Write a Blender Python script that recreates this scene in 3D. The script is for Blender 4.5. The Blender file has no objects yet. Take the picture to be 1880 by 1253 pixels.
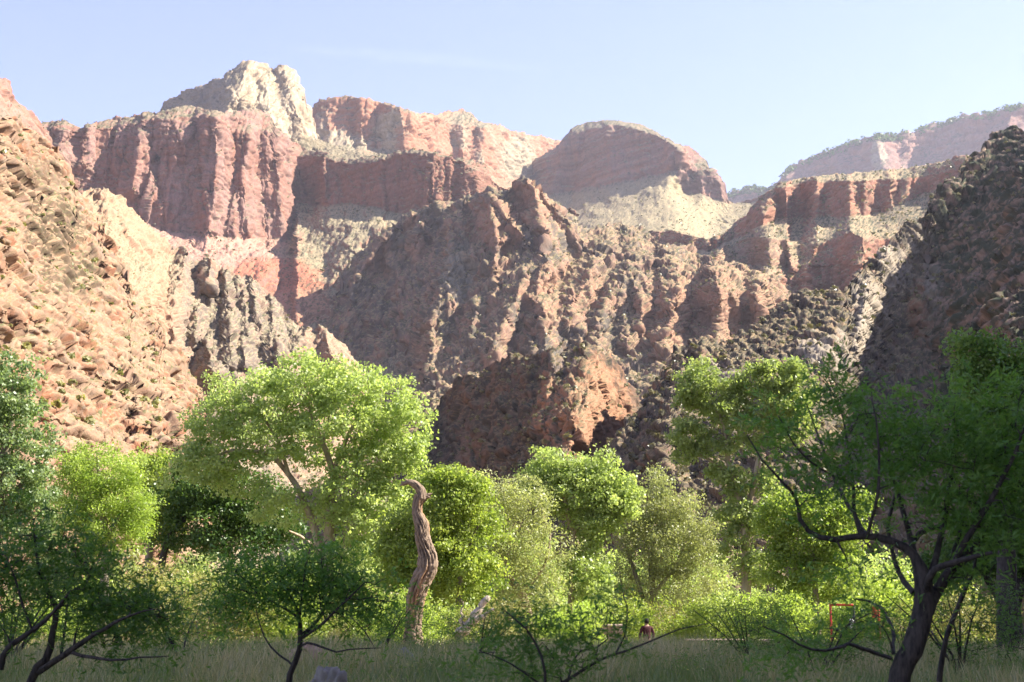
import bpy, math, random, time
import numpy as np
T0 = time.time()
random.seed(7)
RNG = np.random.default_rng(11)
scene = bpy.context.scene
COL = scene.collection

# ------------------------------------------------------------------ camera, sky, sun, exposure
FPX, CX, CY, PITCH = 2611.0, 940.0, 626.5, math.radians(11.02)
SUN_AZ, SUN_EL = math.radians(84.0), math.radians(41.0)      # azimuth from +Y towards +X

cam_d = bpy.data.cameras.new('camera')
cam_d.sensor_width = 36.0
cam_d.lens = 50.0
cam_d.clip_start, cam_d.clip_end = 0.1, 30000.0
cam_d.dof.use_dof = True
cam_d.dof.focus_distance = 50.0
cam_d.dof.aperture_fstop = 5.0
cam = bpy.data.objects.new('camera', cam_d)
COL.objects.link(cam)
cam.location = (0, 0, 0)
cam.rotation_euler = (math.radians(90) + PITCH, 0, 0)
scene.camera = cam

world = bpy.data.worlds.new("World")
scene.world = world
world.use_nodes = True
wn, wl = world.node_tree.nodes, world.node_tree.links
wn.clear()
w_out = wn.new('ShaderNodeOutputWorld')
w_bg = wn.new('ShaderNodeBackground')
w_sky = wn.new('ShaderNodeTexSky')
w_sky.sky_type = 'NISHITA'
w_sky.sun_disc = False
w_sky.sun_elevation = SUN_EL
w_sky.sun_rotation = SUN_AZ
w_sky.altitude = 700
w_sky.air_density = 1.0
w_sky.dust_density = 0.4
w_sky.ozone_density = 4.0
w_bg.inputs['Strength'].default_value = 0.067
w_t = wn.new('ShaderNodeVectorMath'); w_t.operation = 'MULTIPLY'
w_t.inputs[1].default_value = (1.09, 0.935, 1.10)      # white balance of the photograph
wl.new(w_sky.outputs['Color'], w_t.inputs[0]); wl.new(w_t.outputs['Vector'], w_bg.inputs['Color'])
wl.new(w_bg.outputs['Background'], w_out.inputs['Surface'])

sun_d = bpy.data.lights.new('sun', 'SUN')
sun_d.energy = 5.0
sun_d.angle = math.radians(0.53)
sun_d.color = (1.0, 0.93, 0.82)
sun = bpy.data.objects.new('sun', sun_d)
COL.objects.link(sun)
from mathutils import Vector, Matrix
SUNV = Vector((math.sin(SUN_AZ) * math.cos(SUN_EL), math.cos(SUN_AZ) * math.cos(SUN_EL), math.sin(SUN_EL)))
sun.rotation_euler = SUNV.to_track_quat('Z', 'Y').to_euler()
sun.location = (60, 10, 80)

scene.view_settings.view_transform = 'Standard'
scene.view_settings.look = 'None'
scene.view_settings.gamma = 1.0
scene.view_settings.use_curve_mapping = False
scene.view_settings.exposure = 2.0
try:
    scene.cycles.max_bounces = 6
    scene.cycles.transparent_max_bounces = 8
    scene.cycles.volume_bounces = 0
except Exception:
    pass

# ------------------------------------------------------------------ helpers
def ray(px, py):
    dx = (np.asarray(px, float) - CX) / FPX
    dy = (CY - np.asarray(py, float)) / FPX
    Y = math.cos(PITCH) - dy * math.sin(PITCH)
    Z = math.sin(PITCH) + dy * math.cos(PITCH)
    return dx / Y, Z / Y

def at(px, py, Y):
    a, b = ray(px, py)
    return Vector((float(a) * Y, Y, float(b) * Y))

def tag(o, label=None, cat=None, group=None, kind=None):
    if label: o['label'] = label
    if cat: o['category'] = cat
    if group: o['group'] = group
    if kind: o['kind'] = kind
    return o

def empty(name, loc):
    o = bpy.data.objects.new(name, None)
    o.empty_display_size = 0.2
    o.location = loc
    COL.objects.link(o)
    return o

def mesh_np(name, V, quads=None, tris=None, col=None, smooth=False, mat=None, parent=None, link=True):
    V = np.ascontiguousarray(V, np.float32)
    me = bpy.data.meshes.new(name)
    nq = 0 if quads is None else len(quads)
    nt = 0 if tris is None else len(tris)
    me.vertices.add(len(V))
    me.vertices.foreach_set('co', V.ravel())
    me.loops.add(nq * 4 + nt * 3)
    parts, starts = [], []
    if nq:
        parts.append(np.asarray(quads, np.int32).ravel())
        starts.append(np.arange(nq) * 4)
    if nt:
        parts.append(np.asarray(tris, np.int32).ravel())
        starts.append(nq * 4 + np.arange(nt) * 3)
    me.loops.foreach_set('vertex_index', np.concatenate(parts))
    me.polygons.add(nq + nt)
    me.polygons.foreach_set('loop_start', np.concatenate(starts).astype(np.int32))
    me.update(calc_edges=True)
    if smooth:
        me.polygons.foreach_set('use_smooth', np.ones(nq + nt, bool))
    if col is not None:
        at_ = me.color_attributes.new('Col', 'FLOAT_COLOR', 'POINT')
        c = np.ones((len(V), 4), np.float32)
        c[:, :3] = col
        at_.data.foreach_set('color', c.ravel())
    if mat: me.materials.append(mat)
    if not link:
        return me
    o = bpy.data.objects.new(name, me)
    COL.objects.link(o)
    if parent: o.parent = parent
    return o

# --- noise
_perm = np.random.default_rng(5).permutation(256).astype(np.int32)
_perm = np.concatenate([_perm, _perm, _perm])
_g = np.random.default_rng(9).normal(size=(256, 3))
_g = (_g / np.linalg.norm(_g, axis=1, keepdims=True)).astype(np.float32)

def perlin(x, y, z):
    x = np.asarray(x, np.float32); y = np.asarray(y, np.float32); z = np.asarray(z, np.float32)
    x, y, z = np.broadcast_arrays(x, y, z)
    xi = np.floor(x); yi = np.floor(y); zi = np.floor(z)
    xf, yf, zf = x - xi, y - yi, z - zi
    X = xi.astype(np.int32) & 255; Y = yi.astype(np.int32) & 255; Z = zi.astype(np.int32) & 255
    u = xf * xf * xf * (xf * (xf * 6 - 15) + 10)
    v = yf * yf * yf * (yf * (yf * 6 - 15) + 10)
    w = zf * zf * zf * (zf * (zf * 6 - 15) + 10)
    def g(dx, dy, dz):
        h = _perm[_perm[_perm[X + dx] + Y + dy] + Z + dz]
        gr = _g[h]
        return gr[..., 0] * (xf - dx) + gr[..., 1] * (yf - dy) + gr[..., 2] * (zf - dz)
    x00 = g(0, 0, 0); x00 = x00 + u * (g(1, 0, 0) - x00)
    x10 = g(0, 1, 0); x10 = x10 + u * (g(1, 1, 0) - x10)
    x01 = g(0, 0, 1); x01 = x01 + u * (g(1, 0, 1) - x01)
    x11 = g(0, 1, 1); x11 = x11 + u * (g(1, 1, 1) - x11)
    y0 = x00 + v * (x10 - x00)
    y1 = x01 + v * (x11 - x01)
    return (y0 + w * (y1 - y0)) * 1.5

def fbm(x, y, z, o=3):
    s = 0; a = 1.0; t = 0
    for i in range(o):
        s = s + a * perlin(x * 2 ** i + 7.3 * i, y * 2 ** i + 3.1 * i, z * 2 ** i + 11.7 * i)
        t += a; a *= 0.5
    return s / t

def ridged(x, y, z, o=3):            # 0..1, sharp crests
    s = 0; a = 1.0; t = 0
    for i in range(o):
        s = s + a * (1 - np.abs(perlin(x * 2 ** i + 5.3 * i, y * 2 ** i + 1.7 * i, z * 2 ** i + 9.1 * i)) * 1.6)
        t += a; a *= 0.5
    return s / t

def billow(x, y, z, o=3):            # rounded bulges parted by creases
    s = 0; a = 1.0; t = 0
    for i in range(o):
        s = s + a * (np.abs(perlin(x * 2 ** i + 2.3 * i, y * 2 ** i + 6.7 * i, z * 2 ** i + 4.1 * i)) * 1.6)
        t += a; a *= 0.5
    return s / t

_cr = np.random.default_rng(77).random((4096, 3)).astype(np.float32)
def facet(x, y, z, seed=0):
    """angular cells, each a tilted plane with its own offset; creased joints between them"""
    x = np.asarray(x, np.float32); y = np.asarray(y, np.float32); z = np.asarray(z, np.float32)
    x, y, z = np.broadcast_arrays(x, y, z)
    bx, by, bz = (np.floor(q - .5).astype(np.int32) for q in (x, y, z))
    F1 = np.full(x.shape, 9., np.float32); F2 = F1.copy(); val = np.zeros(x.shape, np.float32)
    for dx in (0, 1):
        for dy in (0, 1):
            for dz in (0, 1):
                ix, iy, iz = bx + dx, by + dy, bz + dz
                h = (ix * 73856093 ^ iy * 19349663 ^ iz * 83492791 ^ int(seed * 977)) & 4095
                j = _cr[h]
                ex = x - (ix + .5 + .8 * (j[..., 0] - .5)); ey = y - (iy + .5 + .8 * (j[..., 1] - .5)); ez = z - (iz + .5 + .8 * (j[..., 2] - .5))
                d = ex * ex + ey * ey + ez * ez
                k = _cr[(h * 7 + 13) & 4095]
                v = (k[..., 0] - .5) * .9 + ex * (k[..., 1] - .5) * 1.6 + ez * (k[..., 2] - .5) * 1.6
                near = d < F1
                F2 = np.where(near, F1, np.minimum(F2, d)); val = np.where(near, v, val); F1 = np.where(near, d, F1)
    e = np.sqrt(F2) - np.sqrt(F1)
    return val - .42 * (1 - sstep(0, .13, e))

def sstep(e0, e1, x):
    t = np.clip((x - e0) / (e1 - e0), 0, 1)
    return t * t * (3 - 2 * t)

def mix(a, b, t):
    return a + (b - a) * t

def srgb(r, g, b):
    c = np.array([r, g, b], float) / 255.0
    return np.where(c <= 0.04045, c / 12.92, ((c + 0.055) / 1.055) ** 2.4).astype(np.float32)

def rbf(ctrl, qx, qy, soft=0.04):
    """thin interpolation of depth through control points (kernel r + affine)"""
    c = np.array(ctrl, float)
    s = 100.0
    x, y, d = c[:, 0] / s, c[:, 1] / s, c[:, 2]
    n = len(c)
    K = np.sqrt((x[:, None] - x) ** 2 + (y[:, None] - y) ** 2 + soft)
    P = np.stack([np.ones(n), x, y], 1)
    A = np.zeros((n + 3, n + 3))
    A[:n, :n] = K; A[:n, n:] = P; A[n:, :n] = P.T
    A[:n, :n] += np.eye(n) * 1e-6
    w = np.linalg.solve(A, np.concatenate([d, np.zeros(3)]))
    out = w[n] + w[n + 1] * qx / s + w[n + 2] * qy / s
    for i in range(n):
        out = out + w[i] * np.sqrt((qx / s - x[i]) ** 2 + (qy / s - y[i]) ** 2 + soft)
    return out

def ridge_field(ridges, QX, QY):
    """screen-angle relief: each ridge is a polyline of (x, y, halfwidth, height)"""
    F = np.zeros_like(QX)
    for rd in ridges:
        pts = rd
        for (x0, y0, w0, h0), (x1, y1, w1, h1) in zip(pts[:-1], pts[1:]):
            wm = max(w0, w1)
            m = (QX > min(x0, x1) - wm) & (QX < max(x0, x1) + wm) & (QY > min(y0, y1) - wm) & (QY < max(y0, y1) + wm)
            if not m.any(): continue
            qx, qy = QX[m], QY[m]
            dx, dy = x1 - x0, y1 - y0
            t = np.clip(((qx - x0) * dx + (qy - y0) * dy) / (dx * dx + dy * dy + 1e-6), 0, 1)
            d = np.hypot(qx - x0 - t * dx, qy - y0 - t * dy)
            w = w0 + t * (w1 - w0); h = h0 + t * (h1 - h0)
            f = h * np.clip(1 - d / w, 0, 1) ** 0.85
            F[m] = np.maximum(F[m], f)
    return F

# ------------------------------------------------------------------ materials
def new_mat(name):
    m = bpy.data.materials.new(name)
    m.use_nodes = True
    n = m.node_tree.nodes; l = m.node_tree.links
    b = n['Principled BSDF']
    b.inputs['Roughness'].default_value = 0.9
    if 'Specular IOR Level' in b.inputs: b.inputs['Specular IOR Level'].default_value = 0.2
    return m, n, l, b

def rock_material(name, scale, bump=0.5, stretch=0.35, dist=1.0):
    """vertex albedo (kinds of rock, soil, scrub, some painted light and shade) x fine procedural grain, with bump"""
    m, n, l, b = new_mat(name)
    at_ = n.new('ShaderNodeAttribute'); at_.attribute_name = 'Col'
    tc = n.new('ShaderNodeTexCoord')
    mp = n.new('ShaderNodeMapping'); mp.inputs['Scale'].default_value = (1, 1, stretch)
    l.new(tc.outputs['Object'], mp.inputs['Vector'])
    n1 = n.new('ShaderNodeTexNoise'); n1.inputs['Scale'].default_value = scale
    n1.inputs['Detail'].default_value = 6; n1.inputs['Roughness'].default_value = 0.7
    l.new(mp.outputs['Vector'], n1.inputs['Vector'])
    r1 = n.new('ShaderNodeMapRange'); r1.inputs[1].default_value = 0.3; r1.inputs[2].default_value = 0.7
    r1.inputs[3].default_value = 0.8; r1.inputs[4].default_value = 1.2
    l.new(n1.outputs['Fac'], r1.inputs['Value'])
    mx = n.new('ShaderNodeVectorMath'); mx.operation = 'SCALE'
    l.new(at_.outputs['Color'], mx.inputs[0]); l.new(r1.outputs['Result'], mx.inputs['Scale'])
    l.new(mx.outputs['Vector'], b.inputs['Base Color'])
    vo = n.new('ShaderNodeTexVoronoi'); vo.feature = 'DISTANCE_TO_EDGE'; vo.inputs['Scale'].default_value = scale * 0.7
    l.new(mp.outputs['Vector'], vo.inputs['Vector'])
    ad = n.new('ShaderNodeMath'); ad.operation = 'MULTIPLY_ADD'; ad.inputs[1].default_value = 0.5
    l.new(vo.outputs['Distance'], ad.inputs[0]); l.new(n1.outputs['Fac'], ad.inputs[2])
    bp = n.new('ShaderNodeBump'); bp.inputs['Strength'].default_value = bump; bp.inputs['Distance'].default_value = dist
    l.new(ad.outputs['Value'], bp.inputs['Height'])
    l.new(bp.outputs['Normal'], b.inputs['Normal'])
    b.inputs['Roughness'].default_value = 0.95
    return m

# ------------------------------------------------------------------ canyon masses
C_CREAM = np.array([.56, .44, .30]); C_RED = np.array([.40, .19, .13]); C_ORANGE = np.array([.49, .22, .13])
C_SOIL = np.array([.36, .29, .18]); C_VEG = np.array([.105, .11, .055]); C_GREEN = np.array([.13, .16, .06])
C_SCHIST = np.array([.14, .112, .092]); C_GRAN = np.array([.41, .245, .165]); C_TAN = np.array([.55, .36, .25])
C_SHALE = np.array([.42, .15, .085]); C_GREY = np.array([.30, .27, .24]); C_PINK = np.array([.42, .24, .19])

RELIEF = {}
ALB = 0.53
def relief(name, label, x0, x1, top, bot, step, ctrl, ridges=(), layers=(), jag=2.5, colour=None, seed=0,
           mscale=None, warp=6.0, bump=0.5, stretch=0.35, strata=None, thick=0.25, slopes=0.70, gain=1.5, rg=1.7, crag=0.35, cliffs=()):
    xs = np.arange(x0, x1 + step, step, dtype=float)
    tp = np.array(top, float); bt = np.array(bot, float)
    ty = np.interp(xs, tp[:, 0], tp[:, 1])
    ty = ty + jag * (fbm(xs / 26, seed + .5, 0.3, 4) * 1.2 + np.round(fbm(xs / 14, seed + 3.5, .3, 2) * 2.2) * 0.45)
    by = np.interp(xs, bt[:, 0], bt[:, 1])
    by = np.maximum(by, ty + 4)
    nv = int(max(8, (by - ty).max() / step))
    v = np.linspace(0, 1, nv)
    PX = np.repeat(xs[None, :], nv, 0)
    k_ = np.hanning(int(70 / step) | 1); k_ /= k_.sum()
    pad = len(k_) // 2
    ts = np.convolve(np.pad(ty, pad, mode='edge'), k_, 'valid')[:len(ty)]      # rows follow a smoothed crest, only the top ones the true one
    bsm = np.convolve(np.pad(by, pad, mode='edge'), k_, 'valid')[:len(ty)]
    df = np.clip(ty - ts, -.16 * (by - ty), .16 * (by - ty)); ts = ty - df
    PY = by[None, :] + (ts - by)[None, :] * v[:, None] + df[None, :] * (v ** 5)[:, None]
    G = PY.copy()
    for cl in cliffs:                                  # bands (x, top, base) where the face stands upright
        c = np.array(cl, float)
        ct = np.interp(PX, c[:, 0], c[:, 1]) + 2.5 * fbm(PX / 25, 0.3, seed + 1.1, 2)
        cb = np.interp(PX, c[:, 0], c[:, 2]) + 3.5 * fbm(PX / 20, 0.7, seed + 4.1, 2)
        h = np.maximum(cb - ct, 0)
        G = G - 0.9 * np.clip(PY - ct, 0, h) + 0.45 * h
    ctrl = [list(c) for c in ctrl]                     # the same squeeze for the control points
    for c_ in ctrl:
        g_ = c_[1]
        for cl in cliffs:
            c = np.array(cl, float)
            ct0 = np.interp(c_[0], c[:, 0], c[:, 1]); cb0 = np.interp(c_[0], c[:, 0], c[:, 2]); h0 = max(cb0 - ct0, 0)
            g_ = g_ - .9 * min(max(c_[1] - ct0, 0), h0) + .45 * h0
        c_[1] = g_
    D = rbf(ctrl, PX, G, .35 if name in ('left_canyon_wall', 'right_ridge') else .04)
    sc = D / FPX                                       # metres per pixel of angle
    if len(ridges):
        wx = warp * fbm(PX / 34, PY / 60, seed + 1.3, 3); wy = warp * fbm(PX / 40, PY / 40, seed + 8.3, 3)
        F = ridge_field(ridges, PX + wx * 1.6, PY + wy)
        D = D - sc * F * rg
    a, b = ray(PX, PY)
    P = np.stack([a * D, D, b * D], -1)
    m0 = float(np.median(sc))
    # steepness of the broad form
    def normals(P):
        du = np.gradient(P, axis=1); dv = np.gradient(P, axis=0)
        N = np.cross(du, dv)
        N /= np.linalg.norm(N, axis=-1, keepdims=True) + 1e-9
        return N
    N = normals(P)
    x, y, z = (P[..., i] / m0 for i in range(3))       # coordinates in pixel-like units
    for (kind, wl_, vs, amp, tilt) in layers:
        if kind == 'ledge':                            # upright risers under gently sloping benches
            tt = z / wl_ + vs * fbm(x / (wl_ * 1.6), y / (wl_ * 5), z / (wl_ * 4) + seed, 3) + tilt * x / wl_
            fr = tt - np.floor(tt)
            f = np.where(fr < .72, fr / .72, (1 - fr) / .28)
            f = f * (0.55 + 0.6 * fbm(x / 60, y / 200, z / 60 + 3, 2))
            Nh = N * np.array([1, 1, .0]); Nh = Nh / (np.linalg.norm(Nh, axis=-1, keepdims=True) + .2)
            P = P + Nh * (f * amp * m0)[..., None]
            N = normals(P)
            continue
        steep = 1 - sstep(slopes - 0.15, slopes + 0.2, N[..., 2])
        xx = (x + tilt * z) / wl_; yy = y * (0.12 + 0.5 * vs) * .5 / wl_; zz = z * vs * .6 / wl_
        if kind == 'ridge': f = ridged(xx, yy, zz + seed, 2) - 0.6
        elif kind == 'billow': f = billow(xx, yy, zz + seed, 2) - 0.4
        elif kind == 'fbm': f = fbm(xx, yy, zz + seed, 2)
        elif kind == 'facet': f = facet(xx, (y + 0) * (0.3 + .4 * vs) / wl_, z * vs / wl_, seed)
        elif kind == 'block':
            f = np.round(fbm(xx, yy, zz + seed, 2) * 5) / 5
        if kind != 'fbm': f = f * (crag + (1 - crag) * steep)
        f = f * (0.75 + 0.9 * fbm(x / (wl_ * 3) + wl_, y / (wl_ * 9), z / (wl_ * 3), 2))
        P = P + N * (f * amp * gain * m0)[..., None]
        if wl_ >= 30: N = normals(P)
    if strata:
        hz, amp = strata
        zz = z / hz + 0.5 * fbm(x / 90, y / 90, seed + 2.2, 2)
        zz = zz + .25 * facet(x / 30, y / 60, z / 30, seed + 3)
        f = perlin(zz, 3.3 + 0 * zz, seed + 0 * zz) + 0.7 * perlin(zz * 2.7, 9.3 + 0 * zz, seed + 0 * zz) + .8 * perlin(zz * .4, 1.3 + 0 * zz, seed + 0 * zz)
        f = np.tanh(f * 2.2) * (.35 + 1.1 * np.clip(.5 + 1.3 * fbm(x / 70, y / 200, z / 40 + 7, 2), 0, 1))
        steep = 1 - sstep(slopes - 0.2, slopes + 0.1, N[..., 2])
        P = P + np.stack([N[..., 0], N[..., 1], 0 * f], -1) * (f * amp * m0 * steep)[..., None]
    N = normals(P)
    x, y, z = (P[..., i] / m0 for i in range(3))
    steep = 1 - sstep(slopes - 0.18, slopes + 0.16, N[..., 2] + 0.12 * fbm(x / 12, y / 12, z / 12, 2))
    C = colour(PX, PY, x, y, z, steep, N, seed)
    C = np.clip(C * ALB, 0.012, 0.85)
    RELIEF[name] = (P, N, PX, PY, m0)
    # back of the mass: plateau then drop; and a skirt down to the valley floor
    topP = P[-1]; back = []
    for k, (dy_, dz_) in enumerate(((.02, -.002), (.06, -.01), (thick, -.05), (thick * 1.3, -.35))):
        q = topP.copy(); q[:, 1] *= 1 + dy_; q[:, 0] *= 1 + dy_; q[:, 2] += dz_ * np.abs(topP[:, 2]) + fbm(xs / 30, k, .2, 2) * m0 * 2 * (k > 0) - m0 * 2
        back.append(q)
    back = np.stack(back)
    botP = P[0]; sk = []
    for k in (3, 2, 1):
        t = k / 3.0
        q = botP.copy(); q[:, 2] = botP[:, 2] * (1 - t) + (-3.5) * t; q[:, 1] *= 1 - 0.02 * t; q[:, 0] *= 1 - 0.02 * t
        sk.append(q)
    sk = np.stack(sk)
    P = np.concatenate([sk, P, back]); C = np.concatenate([np.repeat(C[:1], 3, 0), C, np.repeat(C[-1:], 4, 0)])
    R, W = P.shape[:2]
    idx = np.arange(R * W).reshape(R, W)
    q = np.stack([idx[:-1, :-1], idx[:-1, 1:], idx[1:, 1:], idx[1:, :-1]], -1).reshape(-1, 4)
    mat = rock_material(name + '_rock', (mscale or 0.35) / m0, bump, stretch, dist=m0 * 2.0)
    o = mesh_np(name, P.reshape(-1, 3), quads=q, col=C.reshape(-1, 3), mat=mat, smooth=False)
    tag(o, label, kind='structure')
    print(name, P.shape, round(time.time() - T0, 1))
    return o

def veg_on(C, x, y, z, steep, soil, veg, dens=0.0, wl_=5.0, hard=0.2):
    """soil on the gentle ground with dark scrub dots in it"""
    n = perlin(x / wl_, y / wl_, z / wl_)
    n2 = perlin(x / 40, y / 40, z / 40 + 4)
    s = soil * (1 + 0.22 * perlin(x / 9, y / 9, z / 9))[..., None]
    C = mix(C, s, (1 - steep)[..., None])
    dots = sstep(0.12 - dens, 0.12 - dens + hard, n + 0.35 * n2)
    return mix(C, veg, (dots * (0.25 + 0.75 * (1 - steep)))[..., None])

def blob(PX, PY, cx, cy, rx, ry, x, y, z, ragged=0.5):
    d = np.hypot((PX - cx) / rx, (PY - cy) / ry) + ragged * fbm(x / 25, y / 25, z / 25, 3)
    return (1 - sstep(0.75, 1.1, d))[..., None]

# 1 far plateau rim
def col_far(PX, PY, x, y, z, st, N, s):
    t = fbm(x / 60, y / 60, z / 60, 3)
    C = mix(C_PINK * 1.0, C_RED * 1.15, sstep(-.3, .4, t)[..., None])
    band = perlin(z / 9 + 0.4 * t, 0 * z, 0 * z + 1.5)
    C = C * (1 + .25 * band)[..., None]
    rim = 1 - sstep(0, 16, PY - np.interp(PX, FAR_T[:, 0], FAR_T[:, 1]))
    C = mix(C, C_CREAM * .9, (rim * .5)[..., None])
    C = mix(C, C_CREAM, blob(PX, PY, 1615, 285, 16, 30, x, y, z))
    return veg_on(C, x, y, z, st, C_PINK * .85, C_VEG, .08, 5)
FAR_T = np.array([(1250, 400), (1335, 368), (1345, 352), (1370, 346), (1400, 344), (1432, 332), (1438, 318), (1455, 302), (1472, 296), (1500, 283), (1540, 270),
         (1562, 262), (1580, 254), (1605, 246), (1640, 247), (1670, 244), (1690, 236), (1720, 222), (1735, 224), (1770, 209), (1780, 212), (1800, 210), (1830, 203), (1850, 197), (1880, 192), (2100, 170)], float)
relief('far_plateau', 'hazy blue and pink plateau rim on the far horizon at right', 1250, 2040, FAR_T,
       [(1250, 440), (1500, 420), (1700, 400), (2040, 400)], 2.4,
       [(1300, 340, 3700), (1450, 300, 3500), (1450, 345, 3430), (1500, 290, 3450), (1500, 350, 3330), (1620, 250, 3300), (1620, 330, 3150),
        (1720, 230, 3350), (1720, 290, 3300), (1850, 200, 3200), (1850, 300, 3050), (2050, 170, 3000), (2050, 300, 2900), (1300, 420, 3500)],
       ridges=[[(1605, 248, 30, 26), (1632, 320, 40, 36)], [(1440, 320, 20, 16), (1450, 360, 30, 24)], [(1790, 210, 40, 26), (1740, 300, 50, 40)],
               [(1530, 275, 30, 16), (1545, 340, 40, 22)], [(1860, 205, 40, 30), (1840, 300, 40, 40)]],
       layers=[('ridge', 60, .3, 9, .0), ('facet', 26, .4, 6, 0), ('facet', 10, .5, 2.5, 0)], jag=2.2, colour=col_far, seed=3.1, strata=(9, 4.5))

# 2 shaded butte with a pale scree apron
B_T = [(880, 345), (940, 338), (955, 322), (975, 300), (1005, 275), (1030, 262), (1044, 240), (1065, 229), (1085, 223), (1120, 220), (1160, 225), (1185, 230), (1202, 240),
       (1222, 250), (1240, 262), (1262, 268), (1278, 282), (1297, 292), (1302, 306), (1318, 318), (1330, 340), (1336, 368), (1350, 372), (1390, 362), (1430, 340), (1500, 320)]
def col_butte(PX, PY, x, y, z, st, N, s):
    t = fbm(x / 50, y / 50, z / 50, 3)
    C = mix(C_PINK * .95, C_ORANGE * .9, sstep(-.3, .4, t)[..., None])
    C = C * .9 * (1 + .5 * perlin(z / 8 + .6 * t, 0 * z, 0 * z + .5) + .2 * perlin(z / 3, x / 60, 0 * z))[..., None]
    cb = np.interp(PX, [940, 1020, 1130, 1240, 1262, 1335, 1400], [352, 362, 340, 316, 352, 372, 372])
    apron = sstep(-4, 6, PY - cb + 5 * fbm(x / 12, y / 12, z / 12, 2))
    gr = (perlin(x / 5 + z / 9, y / 5, z / 20) * .16 + perlin(x / 2.2, y / 2.2, z / 2.2) * .3)
    A = C_SOIL * np.array([1.28, 1.26, 1.12]) * (1 + gr)[..., None]
    A = mix(A, C_VEG * 1.6, (sstep(.18, .42, perlin(x / 3.2, y / 3.2, z / 3.2) + .3 * perlin(x / 30, y / 30, z / 30)) * .6)[..., None])
    C = veg_on(C, x, y, z, st, C_SOIL, C_VEG, .05, 5)
    return mix(C, A, apron[..., None])
relief('butte', 'broad domed red butte in shade above a pale sunlit scree slope', 880, 1500, B_T,
       [(880, 470), (1100, 450), (1500, 470)], 2.0,
       [(960, 310, 2320), (960, 352, 2300), (1040, 250, 2250), (1040, 360, 2190), (1130, 222, 2200), (1130, 338, 2090), (1240, 262, 2050), (1240, 312, 1985),
        (1262, 350, 1990), (1300, 300, 2050), (1300, 358, 1990), (1335, 350, 2000), (1335, 375, 1990),
        (1000, 420, 1900), (1100, 440, 1620), (1250, 440, 1560), (1400, 370, 1980), (1400, 440, 1650), (1160, 380, 1850), (1500, 330, 1950), (1500, 440, 1700), (1250, 385, 1800)],
       ridges=[[(1245, 262, 30, 22), (1262, 310, 30, 26)], [(1040, 245, 40, 20), (1010, 350, 40, 20)], [(1120, 225, 50, 14), (1130, 340, 50, 14)],
               [(1285, 330, 26, 22), (1290, 362, 26, 24)], [(1322, 330, 14, 12), (1326, 372, 16, 14)]],
       layers=[('ridge', 50, .3, 6, .1), ('facet', 26, .35, 5, 0), ('facet', 10, .5, 2.5, 0), ('fbm', 5, 1, 1.0, 0)], jag=1.8, colour=col_butte, seed=5.7, strata=(8, 4.0), cliffs=[[(940, 345, 350), (1000, 290, 360), (1050, 245, 350), (1130, 228, 336), (1200, 245, 322), (1240, 268, 314), (1262, 300, 350), (1300, 312, 360), (1335, 350, 372)]])

# 3 red and cream rim cliff
R_T = [(520, 240), (560, 215), (572, 196), (585, 186), (605, 178), (640, 174), (665, 182), (700, 186), (745, 201), (770, 207), (800, 211), (815, 206), (845, 201), (865, 208), (880, 222),
       (905, 229), (940, 238), (985, 250), (1035, 258), (1060, 270)]
def col_rim(PX, PY, x, y, z, st, N, s):
    t = fbm(x / 40, y / 60, z / 90, 3)
    C = mix(C_ORANGE * 1.15, C_CREAM * .95, sstep(.0, .5, t)[..., None])
    C = mix(C, C_CREAM * 1.1, blob(PX, PY, 615, 262, 60, 26, x, y, z))
    C = mix(C, C_CREAM * 1.05, blob(PX, PY, 715, 235, 28, 45, x, y, z))
    C = mix(C, C_ORANGE * 1.15, blob(PX, PY, 780, 250, 55, 34, x, y, z))
    C = mix(C, C_ORANGE * 1.1, blob(PX, PY, 650, 195, 80, 18, x, y, z))
    C = mix(C, C_CREAM * .95, blob(PX, PY, 950, 290, 40, 45, x, y, z))
    C = C * (1 + .15 * perlin(z / 6, 0 * z, 0 * z + .5))[..., None]
    return veg_on(C, x, y, z, st, C_SOIL * 1.1, C_VEG, .06, 4)
relief('rim_cliff', 'sunlit red and cream rim cliff between the cream peak and the shaded butte', 520, 1075, R_T,
       [(520, 380), (700, 330), (850, 345), (930, 370), (1075, 380)], 1.9,
       [(560, 210, 1880), (560, 265, 1850), (640, 178, 1880), (640, 268, 1840), (720, 190, 1890), (720, 272, 1860), (780, 210, 1930), (780, 275, 1900),
        (850, 205, 2150), (850, 235, 2030), (850, 290, 2010), (930, 240, 2200), (930, 320, 2170), (1000, 258, 2420), (1000, 340, 2400), (640, 320, 1650), (760, 310, 1700), (560, 320, 1600), (900, 350, 1840), (1075, 370, 2450)],
       ridges=[[(735, 200, 45, 40), (742, 275, 50, 44)], [(600, 190, 40, 24), (606, 270, 55, 50)], [(660, 185, 24, 14), (664, 265, 26, 20)], [(848, 225, 18, 18), (852, 290, 24, 24)], [(960, 245, 40, 36), (965, 330, 50, 48)],
               [(800, 215, 24, 10), (805, 280, 26, 18)]],
       layers=[('ridge', 40, .3, 6, .05), ('facet', 22, .25, 6, 0), ('facet', 9, .35, 3.2, 0), ('facet', 5, .6, 1.4, 0)], jag=2.2, colour=col_rim, seed=8.2, strata=(7, 2.5), cliffs=[[(560, 205, 262), (600, 180, 268), (640, 178, 266), (700, 190, 272), (750, 206, 280), (800, 216, 286), (850, 232, 304), (900, 236, 325), (950, 245, 335), (1000, 262, 350)]])

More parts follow.
